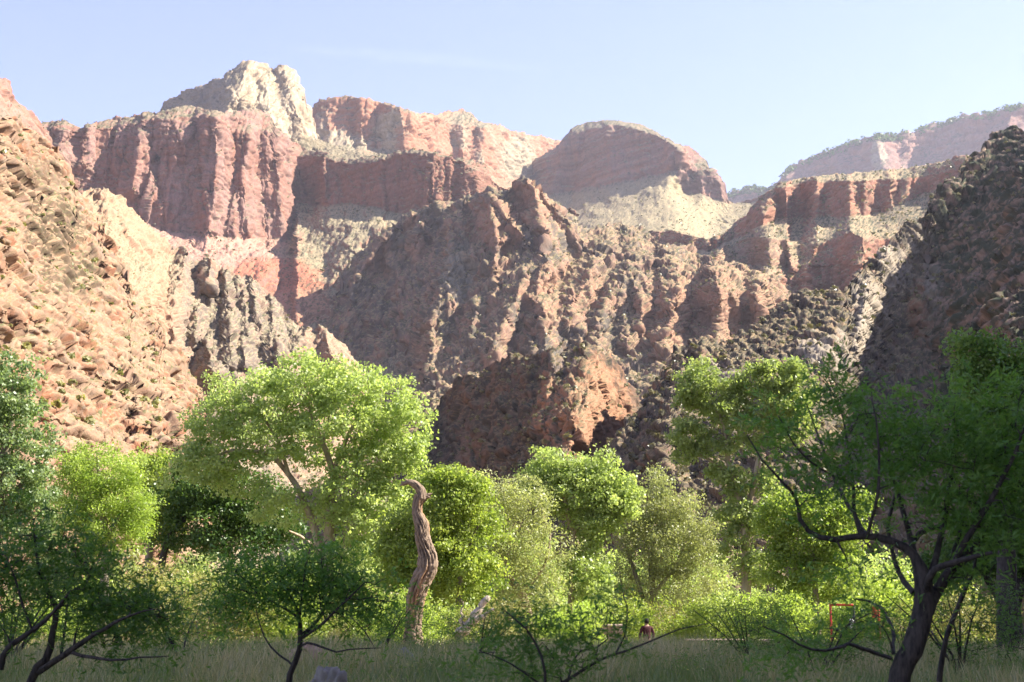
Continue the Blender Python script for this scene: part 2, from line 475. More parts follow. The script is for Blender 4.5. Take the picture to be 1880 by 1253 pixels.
# 4 cream peak
P_T = [(270, 235), (294, 214), (296, 190), (310, 180), (330, 172), (355, 162), (380, 152), (400, 142), (432, 125), (447, 114), (462, 110), (490, 117), (504, 127), (512, 119), (526, 120), (542, 130),
       (552, 150), (559, 170), (560, 188), (572, 205), (582, 236), (588, 256), (640, 275), (680, 285)]
def col_peak(PX, PY, x, y, z, st, N, s):
    t = fbm(x / 30, y / 30, z / 40, 3)
    C = mix(C_CREAM * 1.2, C_CREAM * np.array([.92, .84, .78]), sstep(-.2, .4, t)[..., None])
    left = 1 - sstep(395, 440, PX + 30 * t)
    C = mix(C, C_GREY * np.array([1.15, 1.0, .95]), (left * .7)[..., None])  # left face greyed, its shade is put into the colour
    C = C * (1 + .2 * perlin(z / 7, 0 * z, 0 * z + .5))[..., None]
    C = veg_on(C, x, y, z, st, C_SOIL * 1.15, C_VEG, -.02, 4)
    low = sstep(248, 262, PY + 6 * t)
    A = mix(C_SOIL * 1.05, C_VEG, sstep(.05, .3, perlin(x / 3.5, y / 3.5, z / 3.5))[..., None] * .7)
    return mix(C, A, (low * sstep(500, 560, PX))[..., None])
relief('cream_peak', 'cream limestone peak standing above the pink cliff', 270, 690, P_T,
       [(270, 270), (500, 290), (690, 340)], 1.7,
       [(300, 195, 1650), (300, 230, 1600), (390, 150, 1600), (390, 215, 1530), (460, 112, 1600), (460, 170, 1540), (460, 210, 1510), (520, 122, 1620), (520, 180, 1570), (530, 240, 1530), (580, 245, 1580), (580, 290, 1500), (660, 300, 1520), (680, 335, 1480), (440, 260, 1480)],
       ridges=[[(455, 112, 40, 30), (430, 170, 55, 55), (410, 215, 50, 50)], [(520, 122, 24, 22), (530, 170, 30, 28), (560, 240, 40, 36)], [(490, 150, 26, 16), (500, 230, 40, 40)], [(470, 190, 26, 20), (470, 250, 34, 34)],
               [(360, 165, 40, 14), (345, 200, 40, 20)]],
       layers=[('ridge', 34, .4, 5, .1), ('facet', 20, .4, 6, 0), ('facet', 9, .5, 3.2, 0), ('facet', 5, .7, 1.5, 0)], jag=2.0, colour=col_peak, seed=2.2, strata=(6.5, 3.2))

# 5 pink cliff, its terraces and the slope under it
W_T = [(60, 232), (80, 222), (100, 217), (118, 219), (140, 232), (172, 228), (182, 222), (210, 214), (240, 210), (290, 206), (320, 199), (345, 195), (380, 202), (405, 206), (430, 206), (478, 203), (498, 212), (505, 240), (530, 254), (560, 272),
       (600, 279), (625, 290), (650, 292), (700, 284), (740, 276), (765, 273), (800, 279), (830, 287), (860, 290), (890, 303), (902, 330), (920, 345), (960, 352), (1000, 362), (1060, 390)]
def col_wall(PX, PY, x, y, z, st, N, s):
    t = fbm(x / 45, y / 45, z / 110, 3)
    C = mix(C_PINK * 1.08, C_RED * 1.05, sstep(-.25, .4, t)[..., None])
    C = mix(C, C_RED * .95, sstep(520, 560, PX)[..., None])
    stain = sstep(.15, .5, fbm(x / 22, y / 22, z / 60 + 9, 3))
    C = C * (1 - .45 * stain * (1 - sstep(520, 560, PX)))[..., None]
    C = C * (1 + .16 * perlin(z / 5 + t, 0 * z, 0 * z + .5))[..., None]
    base = np.interp(PX, [60, 130, 270, 340, 430, 530, 545, 600, 640, 690, 740, 800, 850, 905], [330, 350, 415, 430, 436, 438, 372, 376, 372, 382, 392, 374, 366, 350])
    C = veg_on(C, x, y, z, st, C_SOIL, C_VEG, .03, 4)
    below = sstep(-3, 5, PY - base + 6 * t)
    red = (1 - sstep(490, 560, PX + 40 * t)) 
    S = mix(C_SOIL * np.array([.95, .95, .9]), C_PINK * np.array([1.1, 1.05, .95]), red[..., None])
    shale = blob(PX, PY, 500, 505, 95, 34, x, y, z, .35) + blob(PX, PY, 540, 560, 70, 50, x, y, z, .5) * .6
    S = mix(S, C_SHALE * 1.15, np.clip(shale, 0, 1))
    S = S * (1 + .2 * perlin(x / 4, y / 4, z / 4))[..., None] * 1.45
    dens = .16 - .22 * red
    dots = sstep(.28 - dens, .42 - dens, perlin(x / 3.2, y / 3.2, z / 3.2) + .3 * perlin(x / 30, y / 30, z / 30))
    S = mix(S, C_VEG * 1.1, (dots * .8)[..., None])
    return mix(C, S, (below * (1 - .85 * st * (PX > 470)))[..., None])
relief('pink_cliff', 'massive pink sandstone cliff over red shale slopes left of centre', 60, 1060, W_T,
       [(60, 470), (300, 560), (420, 640), (560, 700), (700, 720), (800, 560), (900, 480), (1060, 470)], 1.9,
       [(80, 225, 1130), (120, 330, 1110), (200, 215, 1170), (200, 380, 1130), (290, 207, 1170), (290, 415, 1120), (380, 205, 1180), (380, 430, 1130), (460, 207, 1215), (460, 432, 1175), (525, 290, 1260), (530, 436, 1235),
        (552, 275, 1330), (556, 368, 1300), (600, 282, 1290), (600, 372, 1260), (650, 293, 1250), (650, 372, 1225), (740, 278, 1200), (740, 385, 1175), (850, 292, 1180), (850, 362, 1160), (905, 345, 1200), (980, 370, 1150),
        (380, 460, 1090), (400, 480, 1060), (500, 485, 1070), (500, 530, 1030), (470, 600, 930), (600, 400, 1190), (600, 480, 1070), (620, 560, 980), (640, 660, 880), (700, 420, 1100), (760, 420, 1070), (900, 420, 1050), (1060, 440, 1050), (80, 440, 1000), (250, 520, 950), (700, 700, 740)],
       ridges=[[(255, 255, 20, 20), (252, 300, 24, 26), (240, 345, 26, 26)], [(395, 215, 34, 34), (398, 300, 32, 34), (385, 425, 40, 36)], [(455, 250, 24, 28), (450, 320, 22, 24), (455, 430, 34, 34)],
               [(505, 255, 34, 40), (512, 330, 36, 42), (520, 430, 40, 44)], [(430, 380, 30, 20), (428, 430, 34, 26)], [(595, 290, 26, 20), (598, 370, 30, 30)], [(790, 290, 26, 12), (790, 365, 26, 16)], [(870, 305, 30, 26), (872, 360, 30, 28)], [(115, 225, 30, 20), (112, 300, 34, 26)], [(160, 235, 20, 14), (152, 300, 26, 18)],
               [(310, 205, 30, 12), (330, 260, 40, 20)],
               [(640, 450, 14, 10), (655, 465, 14, 12)], [(600, 520, 16, 14), (606, 560, 22, 20), (612, 600, 24, 22), (655, 690, 40, 40)], [(560, 500, 20, 12), (580, 520, 24, 16)], [(640, 470, 24, 14), (600, 520, 24, 16)]],
       layers=[('ridge', 50, .15, 5, .05), ('facet', 38, .2, 9, 0), ('facet', 15, .2, 6, 0), ('ridge', 9, .12, 2.4, 0), ('facet', 6, .45, 2.4, 0), ('fbm', 6, 1, .9, 0)], jag=2.4, colour=col_wall, seed=12.4, strata=(5, 2.0), warp=5, cliffs=[[(60, 235, 330), (130, 240, 350), (200, 235, 385), (270, 222, 415), (340, 215, 430), (430, 216, 436), (500, 228, 438), (535, 275, 436), (545, 285, 372), (600, 290, 376), (640, 302, 372), (690, 295, 382), (740, 282, 392), (800, 285, 374), (850, 295, 366), (905, 335, 350)]])

# 6 plateau cliffs right of the scree
Q_T = [(1150, 450), (1192, 424), (1215, 419), (1240, 424), (1270, 432), (1300, 438), (1325, 432), (1345, 414), (1375, 392), (1392, 368), (1405, 352), (1428, 338), (1450, 331), (1480, 325), (1540, 319), (1600, 314), (1660, 308), (1700, 302), (1740, 292), (1770, 287), (1840, 280)]
def col_plat(PX, PY, x, y, z, st, N, s):
    t = fbm(x / 40, y / 40, z / 80, 3)
    C = mix(C_RED * 1.0, C_ORANGE * 1.0, sstep(-.3, .4, t)[..., None])
    C = C * (1 + .22 * perlin(z / 4.5 + t, 0 * z, 0 * z + .5))[..., None]
    C = mix(C, C_GRAN * 1.1, blob(PX, PY, 1400, 460, 90, 40, x, y, z, .2))
    return veg_on(C * 1.1, x, y, z, st, C_SOIL * np.array([1.4, 1.32, 1.2]), C_VEG * 1.2, .08, 4.2)
relief('plateau_cliff', 'flat-topped red cliff in shade below the far plateau', 1150, 1840, Q_T,
       [(1150, 560), (1400, 600), (1600, 620), (1840, 560)], 1.9,
       [(1200, 425, 1180), (1200, 445, 1170), (1260, 435, 1150), (1260, 458, 1130), (1330, 432, 1120), (1330, 470, 1000), (1380, 395, 1080), (1380, 420, 1060), (1430, 340, 1060), (1430, 395, 1045), (1540, 321, 1060), (1540, 335, 1000), (1540, 400, 985),
        (1650, 312, 1060), (1650, 330, 980), (1650, 372, 965), (1760, 290, 960), (1760, 320, 930), (1480, 440, 930), (1420, 430, 930), (1400, 490, 890), (1320, 480, 920), (1540, 470, 870), (1620, 430, 870), (1560, 530, 820), (1460, 520, 850), (1800, 400, 800), (1700, 400, 880), (1250, 520, 950), (1700, 560, 780), (1400, 620, 840), (1600, 640, 790)],
       ridges=[[(1428, 345, 26, 30), (1405, 395, 26, 30), (1350, 445, 30, 26)], [(1535, 325, 40, 24), (1530, 395, 44, 26)], [(1478, 330, 26, 14), (1480, 395, 26, 18)], [(1600, 318, 36, 18), (1605, 375, 36, 20)],
               [(1350, 440, 40, 26), (1340, 480, 40, 34)], [(1405, 438, 40, 34), (1415, 485, 40, 40)], [(1445, 440, 16, 14), (1446, 485, 20, 20)],
               [(1575, 395, 30, 16), (1540, 440, 36, 34), (1510, 520, 40, 44)], [(1600, 430, 30, 20), (1580, 520, 40, 40)], [(1660, 380, 30, 14), (1600, 420, 40, 20)], [(1485, 495, 22, 22), (1480, 540, 26, 26)]],
       layers=[('ridge', 40, .25, 6, .1), ('facet', 26, .28, 6.5, 0), ('facet', 11, .35, 3.5, 0), ('facet', 6, .6, 1.6, 0), ('fbm', 6, 1, 1.0, 0)], jag=1.8, colour=col_plat, seed=15.9, strata=(5, 2.4), cliffs=[[(1190, 424, 440), (1230, 424, 452), (1300, 440, 462), (1380, 400, 425), (1430, 345, 400), (1480, 334, 398), (1540, 332, 400), (1600, 330, 394), (1660, 328, 374), (1720, 318, 345), (1760, 312, 318)], [(1310, 478, 480), (1330, 452, 482), (1380, 436, 488), (1446, 440, 492), (1452, 488, 490)], [(1470, 515, 540), (1500, 450, 545), (1560, 425, 545), (1600, 440, 540)]])

# 7 rugged granite and schist spurs, centre
G_T = [(580, 640), (612, 560), (632, 505), (650, 478), (680, 446), (700, 428), (720, 412), (740, 397), (770, 382), (800, 376), (835, 372), (852, 362), (875, 352), (893, 350), (905, 336), (920, 352), (935, 345), (948, 328), (962, 321), (978, 330), (990, 345), (1005, 352), (1020, 372), (1042, 388), (1068, 412),
       (1085, 418), (1110, 411), (1150, 412), (1185, 422), (1205, 440), (1228, 450), (1262, 455), (1290, 466), (1315, 478), (1345, 482), (1380, 490), (1410, 492), (1445, 506), (1452, 530), (1480, 540), (1530, 550), (1600, 560)]
def col_gran(PX, PY, x, y, z, st, N, s):
    t = fbm(x / 55, y / 55, z / 80, 4)
    C = mix(C_GRAN * .92, C_SCHIST * 1.15, sstep(-.14, .16, t)[..., None])
    for (cx, cy, rx, ry) in ((1310, 560, 150, 90), (905, 410, 60, 50), (985, 370, 45, 50), (1220, 590, 60, 60), (1040, 540, 90, 60)):
        C = mix(C, C_GRAN * np.array([1.12, 1.02, .95]), blob(PX, PY, cx, cy, rx, ry, x, y, z) * .85)
    C = mix(C, C_GREY * np.array([1.15, 1.15, 1.0]), blob(PX, PY, 845, 500, 32, 60, x, y, z) * .9)
    C = C * (1 + .3 * perlin(x / 6 + z / 30, y / 6, z / 26))[..., None]
    C = veg_on(C * 1.08, x, y, z, st, C_SOIL * np.array([1.35, 1.18, 1.0]), C_VEG * 1.15, .09, 4.2)
    return C
g_r = [
 [(800, 378, 40, 26), (745, 402, 40, 30), (705, 440, 36, 30), (668, 490, 34, 30), (640, 560, 40, 34), (630, 650, 44, 40)],
 [(780, 388, 22, 20), (768, 430, 22, 26), (755, 455, 18, 18)],
 [(850, 372, 30, 22), (838, 412, 32, 34), (832, 455, 32, 40), (820, 520, 34, 44), (795, 590, 36, 44), (780, 680, 40, 48)],
 [(900, 355, 36, 34), (905, 400, 34, 46), (912, 440, 26, 40), (906, 480, 16, 20)],
 [(905, 362, 20, 34), (935, 410, 24, 34), (960, 435, 26, 28)],
 [(850, 460, 30, 26), (890, 480, 26, 24), (915, 490, 20, 16)],
 [(960, 325, 30, 40), (985, 370, 34, 50), (1000, 430, 34, 46), (1005, 480, 32, 44), (985, 540, 30, 30)],
 [(975, 330, 22, 34), (1030, 390, 32, 40), (1075, 440, 34, 30)],
 [(1005, 352, 20, 16), (1055, 400, 24, 20), (1100, 425, 40, 24)],
 [(1110, 412, 60, 26), (1100, 470, 46, 32), (1070, 530, 40, 32), (1040, 590, 44, 40)],
 [(985, 490, 40, 24), (950, 530, 40, 34), (930, 570, 36, 36), (900, 640, 40, 40)],
 [(965, 540, 30, 26), (1000, 560, 46, 44), (1000, 640, 44, 50)],
 [(1150, 415, 40, 20), (1165, 470, 40, 28), (1130, 530, 36, 30), (1110, 560, 34, 30), (1090, 640, 40, 44)],
 [(1160, 510, 34, 28), (1175, 560, 36, 40), (1172, 600, 30, 40)],
 [(1225, 452, 40, 24), (1240, 490, 40, 36), (1235, 540, 44, 52), (1225, 620, 48, 56)],
 [(1315, 482, 44, 30), (1320, 540, 54, 60), (1320, 640, 60, 64)],
 [(1385, 492, 26, 24), (1390, 550, 30, 40), (1395, 600, 34, 40)],
 [(1432, 502, 20, 20), (1436, 560, 24, 30)],
 [(770, 560, 18, 12), (785, 590, 26, 24), (775, 660, 36, 34)],
 [(700, 520, 26, 16), (690, 590, 30, 26), (700, 670, 30, 24)],
 [(720, 470, 24, 14), (735, 530, 24, 20), (730, 600, 26, 20)],
 [(1060, 600, 30, 26), (1070, 660, 30, 30)], [(1140, 570, 22, 20), (1150, 620, 26, 30)],
 [(700, 662, 24, 16), (720, 700, 34, 30)], [(760, 700, 50, 26), (860, 664, 50, 30)], [(870, 560, 22, 18), (860, 620, 26, 28)],
]
relief('granite_spurs', 'rugged brown granite and schist spurs cut by shaded gullies in the middle of the canyon', 580, 1600, G_T,
       [(580, 740), (700, 830), (900, 860), (1200, 780), (1500, 700), (1600, 700)], 1.9,
       [(600, 620, 900), (640, 500, 985), (700, 430, 1000), (800, 378, 990), (850, 372, 960), (905, 345, 930), (962, 325, 930), (1040, 395, 930), (1110, 413, 960), (1190, 425, 960), (1290, 468, 930), (1400, 495, 900), (1500, 545, 880), (1600, 560, 860),
        (700, 520, 955), (800, 480, 905), (900, 480, 825), (1000, 480, 820), (1100, 480, 850), (1200, 500, 820), (1310, 500, 790), (1310, 600, 750), (1400, 510, 820), (1400, 620, 740), (800, 600, 795), (900, 600, 735), (1000, 600, 730), (1100, 600, 740), (1200, 600, 740),
        (700, 640, 855), (800, 670, 735), (900, 670, 680), (1000, 670, 690), (1150, 670, 660), (1230, 680, 640), (700, 720, 740), (800, 780, 560), (900, 800, 560), (1200, 760, 560), (1500, 680, 640)],
       ridges=g_r,
       layers=[('ridge', 44, .5, 8, .3), ('facet', 34, .38, 12, .15), ('ridge', 20, .35, 4, .15), ('facet', 15, .4, 6, .1), ('facet', 7, .5, 2.6, 0), ('ridge', 5.5, .35, 1.0, 0)], jag=2.6, colour=col_gran, seed=21.3, crag=0.85, gain=1.5, rg=3.0, warp=11, bump=.6)

# 8 red shoulder, far left
S_T = [(-160, 60), (-60, 110), (-20, 138), (4, 142), (14, 152), (17, 168), (30, 185), (48, 198), (70, 218), (90, 240), (100, 268), (122, 290), (132, 330), (150, 380), (200, 440)]
def col_shoulder(PX, PY, x, y, z, st, N, s):
    t = fbm(x / 40, y / 40, z / 60, 3)
    C = mix(C_PINK * 1.1, C_RED * 1.25, sstep(-.3, .3, t)[..., None])
    C = C * (1 + .2 * perlin(z / 6 + t, 0 * z, 0 * z + .5))[..., None]
    return veg_on(C, x, y, z, st, C_TAN * .8, C_VEG * 1.3, .05, 4.2)
relief('red_shoulder', 'red stepped shoulder rising out of frame at the upper left', -160, 200, S_T,
       [(-160, 420), (0, 420), (200, 520)], 2.0,
       [(-160, 80, 560), (-160, 400, 420), (0, 145, 640), (0, 205, 610), (0, 235, 560), (90, 245, 700), (90, 270, 690), (130, 330, 720), (100, 400, 600), (200, 460, 700)],
       ridges=[[(10, 150, 26, 20), (0, 230, 40, 30)], [(50, 205, 30, 20), (60, 280, 40, 30)]],
       layers=[('ridge', 40, .35, 6, .1), ('facet', 24, .4, 6, 0), ('facet', 10, .6, 3, 0)], jag=2.4, colour=col_shoulder, seed=31.0, strata=(7, 3.2))

# 9 grey pinnacle ridge
N_T = [(130, 400), (150, 355), (172, 345), (200, 346), (222, 360), (240, 382), (262, 400), (280, 418), (300, 436), (312, 462), (330, 452), (340, 452), (350, 478), (364, 474), (384, 474), (400, 490), (425, 496), (440, 510), (462, 506), (480, 530), (505, 545), (520, 570), (536, 590), (560, 604), (580, 600), (600, 606), (622, 622), (645, 648), (660, 672), (668, 700), (690, 760)]
def col_pin(PX, PY, x, y, z, st, N, s):
    t = fbm(x / 30 + z / 60, y / 30, z / 70, 3)
    C = mix(C_GREY * np.array([.92, .80, .70]), C_GRAN * 1.15, sstep(-.1, .25, t)[..., None])
    left = (1 - sstep(300, 345, PX + 30 * t))[..., None]
    C = mix(C, C_TAN * np.array([1.0, .88, .76]), left * .8)
    C = mix(C, C_GRAN * 1.25, (sstep(540, 590, PX + 40 * t)[..., None]) * .8)
    C = mix(C, C_SCHIST * 1.35, blob(PX, PY, 440, 600, 100, 90, x, y, z) * .55)
    C = C * (1 + .32 * perlin(x / 4 + z / 20, y / 4, z / 24))[..., None]
    return veg_on(C * 1.15, x, y, z, st, C_SOIL * 1.35, C_VEG * 1.3, -.02, 4)
relief('pinnacle_ridge', 'jagged grey schist pinnacles stepping down to the right above the big cottonwood', 130, 690, N_T,
       [(130, 980), (690, 980)], 1.8,
       [(150, 360, 400), (150, 500, 300), (200, 350, 420), (250, 395, 440), (250, 560, 330), (310, 465, 460), (310, 600, 400), (350, 480, 470), (350, 560, 430), (384, 478, 470), (440, 512, 470), (440, 600, 420), (520, 575, 460), (520, 660, 400), (600, 608, 450), (600, 680, 420), (660, 690, 430),
        (400, 680, 370), (340, 700, 380), (300, 740, 360), (500, 760, 360), (650, 800, 380)],
       ridges=[[(345, 465, 24, 30), (330, 520, 28, 46), (318, 600, 34, 52), (322, 660, 30, 36)], [(385, 476, 14, 20), (388, 530, 20, 30)], [(420, 498, 14, 18), (424, 560, 20, 26)], [(440, 510, 10, 14), (448, 560, 16, 22)],
               [(462, 508, 12, 16), (470, 560, 18, 26), (480, 600, 20, 26)], [(360, 570, 22, 24), (352, 620, 26, 36)], [(412, 552, 14, 18), (425, 600, 22, 30), (420, 660, 24, 30)], [(448, 560, 14, 14), (456, 620, 20, 28)],
               [(495, 545, 14, 16), (500, 600, 20, 28), (498, 650, 22, 26)], [(505, 594, 16, 20), (512, 640, 24, 34), (530, 690, 28, 36)], [(600, 608, 22, 22), (610, 650, 28, 34), (640, 700, 34, 40)], [(560, 604, 14, 12), (540, 640, 24, 26)],
               [(200, 350, 30, 20), (240, 430, 34, 30), (280, 520, 34, 34), (290, 590, 30, 34)], [(260, 400, 14, 14), (270, 470, 18, 18)], [(380, 630, 18, 18), (395, 680, 26, 30)], [(445, 598, 16, 18), (452, 660, 24, 30)]],
       layers=[('ridge', 34, .3, 7, .25), ('facet', 26, .28, 10, .2), ('ridge', 12, .22, 4.5, .15), ('facet', 11, .35, 5, .1), ('facet', 6, .5, 2.2, 0)], jag=4.0, colour=col_pin, seed=37.7, crag=0.85, gain=1.4, rg=2.8, warp=7, bump=.7)

# 10 near left wall
L_T = [(-200, 190), (-60, 200), (-10, 214), (20, 216), (45, 228), (62, 236), (80, 256), (100, 268), (116, 284), (128, 312), (135, 345), (160, 372), (178, 396), (190, 430), (215, 462), (232, 490), (240, 530), (262, 560), (285, 585), (300, 618), (322, 640), (335, 655), (352, 690), (366, 715), (374, 748), (380, 800), (386, 880)]
def col_left(PX, PY, x, y, z, st, N, s):
    t = fbm(x / 70, y / 70, z / 70, 4)
    C = mix(C_TAN * 1.12, C_ORANGE * np.array([1.15, 1.12, 1.05]), sstep(-.1, .35, t)[..., None])
    C = mix(C, np.array([.68, .52, .42]), sstep(.1, .4, fbm(x / 30, y / 30, z / 30 + 5, 3))[..., None] * .7)
    dk = blob(PX, PY, 100, 420, 60, 60, x, y, z, .6) + blob(PX, PY, 130, 500, 60, 45, x, y, z, .6) + blob(PX, PY, 60, 330, 60, 50, x, y, z, .8) * .5  # dark broken rock, with shadows between the blocks painted into the colour
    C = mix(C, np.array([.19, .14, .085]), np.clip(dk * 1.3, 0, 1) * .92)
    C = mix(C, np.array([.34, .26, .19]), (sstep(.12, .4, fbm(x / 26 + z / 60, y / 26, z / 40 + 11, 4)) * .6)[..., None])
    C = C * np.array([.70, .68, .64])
    C = mix(C, np.array([.40, .245, .155]), (sstep(.05, .35, fbm(x / 48 + z / 90, y / 48, z / 60 + 21, 4)) * .4)[..., None])
    C = C * (1 + .26 * perlin(x / 5, y / 5, z / 7))[..., None]
    C = veg_on(C, x, y, z, st, C_TAN * np.array([1.0, .98, .85]), C_GREEN * 1.3, -.03, 6)
    return C
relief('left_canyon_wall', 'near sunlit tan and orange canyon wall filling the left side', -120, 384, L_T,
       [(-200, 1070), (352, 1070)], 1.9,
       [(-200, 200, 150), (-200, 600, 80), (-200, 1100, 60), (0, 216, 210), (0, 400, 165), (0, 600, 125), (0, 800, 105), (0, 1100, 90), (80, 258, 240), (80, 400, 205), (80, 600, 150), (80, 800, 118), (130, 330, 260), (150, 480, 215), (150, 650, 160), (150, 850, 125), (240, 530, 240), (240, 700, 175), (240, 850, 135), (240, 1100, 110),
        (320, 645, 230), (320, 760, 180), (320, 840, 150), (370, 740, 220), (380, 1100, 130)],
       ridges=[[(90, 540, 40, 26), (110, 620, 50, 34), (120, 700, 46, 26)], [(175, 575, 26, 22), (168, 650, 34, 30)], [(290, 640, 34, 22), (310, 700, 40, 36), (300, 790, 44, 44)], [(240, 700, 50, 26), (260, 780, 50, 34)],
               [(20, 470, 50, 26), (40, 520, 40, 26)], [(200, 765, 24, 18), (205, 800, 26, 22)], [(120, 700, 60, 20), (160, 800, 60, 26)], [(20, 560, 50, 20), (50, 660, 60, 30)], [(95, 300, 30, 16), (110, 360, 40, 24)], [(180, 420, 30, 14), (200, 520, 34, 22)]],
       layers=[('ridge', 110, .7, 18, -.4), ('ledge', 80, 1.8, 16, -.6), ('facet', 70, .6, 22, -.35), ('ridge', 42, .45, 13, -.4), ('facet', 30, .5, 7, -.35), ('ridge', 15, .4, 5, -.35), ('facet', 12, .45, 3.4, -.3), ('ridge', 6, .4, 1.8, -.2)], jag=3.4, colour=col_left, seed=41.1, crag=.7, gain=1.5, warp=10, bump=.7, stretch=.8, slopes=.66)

# 11 dark front butte
F_T = [(660, 800), (690, 775), (720, 782), (770, 790), (785, 766), (800, 752), (812, 728), (835, 702), (852, 690), (880, 690), (896, 668), (912, 656), (940, 650), (975, 654), (990, 650), (1008, 640), (1040, 637), (1062, 634), (1075, 626), (1090, 636), (1108, 642), (1128, 662), (1140, 680), (1152, 700), (1163, 718), (1172, 735), (1200, 740), (1260, 745)]
def col_front(PX, PY, x, y, z, st, N, s):
    t = fbm(x / 45, y / 45, z / 70, 4)
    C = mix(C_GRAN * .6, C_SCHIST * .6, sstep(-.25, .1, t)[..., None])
    C = mix(C, C_GRAN * np.array([1.3, 1.12, .95]), blob(PX, PY, 1070, 750, 95, 110, x, y, z, .4) * .95)  # orange granite flank, its sunlight lifted further in the colour
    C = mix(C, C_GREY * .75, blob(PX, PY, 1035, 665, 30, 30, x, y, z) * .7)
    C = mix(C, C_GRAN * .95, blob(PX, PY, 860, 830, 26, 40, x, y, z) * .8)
    C = C * (1 + .3 * perlin(x / 6 + z / 30, y / 6, z / 26))[..., None]
    return veg_on(C * 1.1, x, y, z, st, C_SOIL * np.array([.95, .85, .72]), C_VEG * .8, .15, 6)
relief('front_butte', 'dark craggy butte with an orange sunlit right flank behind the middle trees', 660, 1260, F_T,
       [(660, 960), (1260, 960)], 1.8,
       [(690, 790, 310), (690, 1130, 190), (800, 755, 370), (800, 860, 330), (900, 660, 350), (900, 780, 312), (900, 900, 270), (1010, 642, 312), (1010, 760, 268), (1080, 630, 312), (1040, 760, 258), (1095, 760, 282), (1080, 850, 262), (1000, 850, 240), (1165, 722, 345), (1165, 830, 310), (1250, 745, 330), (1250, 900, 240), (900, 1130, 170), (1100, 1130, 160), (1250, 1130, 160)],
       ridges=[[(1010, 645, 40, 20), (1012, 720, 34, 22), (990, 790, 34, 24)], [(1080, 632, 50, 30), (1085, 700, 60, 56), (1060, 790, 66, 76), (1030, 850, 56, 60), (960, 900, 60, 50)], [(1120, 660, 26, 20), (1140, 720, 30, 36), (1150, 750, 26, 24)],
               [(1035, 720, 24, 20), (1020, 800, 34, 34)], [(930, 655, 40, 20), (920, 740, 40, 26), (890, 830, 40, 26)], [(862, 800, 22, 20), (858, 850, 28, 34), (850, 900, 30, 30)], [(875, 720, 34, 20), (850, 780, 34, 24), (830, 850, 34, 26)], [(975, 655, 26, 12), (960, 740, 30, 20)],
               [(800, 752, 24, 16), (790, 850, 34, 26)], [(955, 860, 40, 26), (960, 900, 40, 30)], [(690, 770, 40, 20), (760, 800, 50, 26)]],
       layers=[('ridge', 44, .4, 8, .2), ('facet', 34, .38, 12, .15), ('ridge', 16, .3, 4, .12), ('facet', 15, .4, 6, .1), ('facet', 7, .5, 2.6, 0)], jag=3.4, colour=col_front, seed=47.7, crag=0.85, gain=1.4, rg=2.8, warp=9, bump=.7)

# 12 near right ridge
H_T = [(1060, 900), (1130, 800), (1165, 760), (1180, 735), (1192, 705), (1212, 690), (1226, 662), (1240, 640), (1262, 628), (1290, 622), (1340, 626), (1362, 610), (1385, 590), (1408, 575), (1430, 556), (1470, 534), (1500, 526), (1530, 530), (1548, 532), (1562, 515), (1585, 490), (1598, 470), (1620, 455), (1642, 430), (1664, 410), (1684, 402), (1700, 384), (1712, 350),
       (1738, 330), (1762, 322), (1772, 290), (1792, 276), (1804, 280), (1808, 262), (1822, 243), (1842, 238), (1856, 232), (1876, 238), (1900, 245), (1960, 300), (2040, 400), (2150, 560)]
def col_right(PX, PY, x, y, z, st, N, s):
    t = fbm(x / 60 + z / 90, y / 60, z / 90, 4)
    C = mix(C_SCHIST * .95, C_GRAN * .7, sstep(.05, .3, t)[..., None])
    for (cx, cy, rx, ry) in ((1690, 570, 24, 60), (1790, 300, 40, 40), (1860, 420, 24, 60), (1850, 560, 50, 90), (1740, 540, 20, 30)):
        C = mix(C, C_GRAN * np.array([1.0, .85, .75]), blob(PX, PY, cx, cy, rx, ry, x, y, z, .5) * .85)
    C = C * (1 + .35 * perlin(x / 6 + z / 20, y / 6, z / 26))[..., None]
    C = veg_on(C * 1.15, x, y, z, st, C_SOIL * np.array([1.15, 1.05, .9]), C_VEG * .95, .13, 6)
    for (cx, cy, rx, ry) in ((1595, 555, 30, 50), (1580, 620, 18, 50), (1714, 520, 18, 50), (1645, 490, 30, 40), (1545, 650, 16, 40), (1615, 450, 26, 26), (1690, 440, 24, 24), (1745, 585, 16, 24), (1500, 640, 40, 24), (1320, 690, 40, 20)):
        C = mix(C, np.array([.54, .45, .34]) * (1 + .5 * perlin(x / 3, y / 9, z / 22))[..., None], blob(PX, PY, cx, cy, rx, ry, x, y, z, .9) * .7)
    far_r = sstep(1640, 1760, PX + 40 * t)[..., None]  # rock and greenery of the shaded end, its shade deepened in the colour
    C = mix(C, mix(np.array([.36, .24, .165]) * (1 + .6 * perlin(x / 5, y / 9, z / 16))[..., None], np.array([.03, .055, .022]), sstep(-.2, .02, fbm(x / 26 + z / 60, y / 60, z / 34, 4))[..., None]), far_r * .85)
    low = sstep(860, 960, PY + 30 * t)[..., None]
    return mix(C, C_SOIL * np.array([.9, .8, .72]) * (1 + .3 * perlin(x / 5, y / 5, z / 5))[..., None], low * .7)
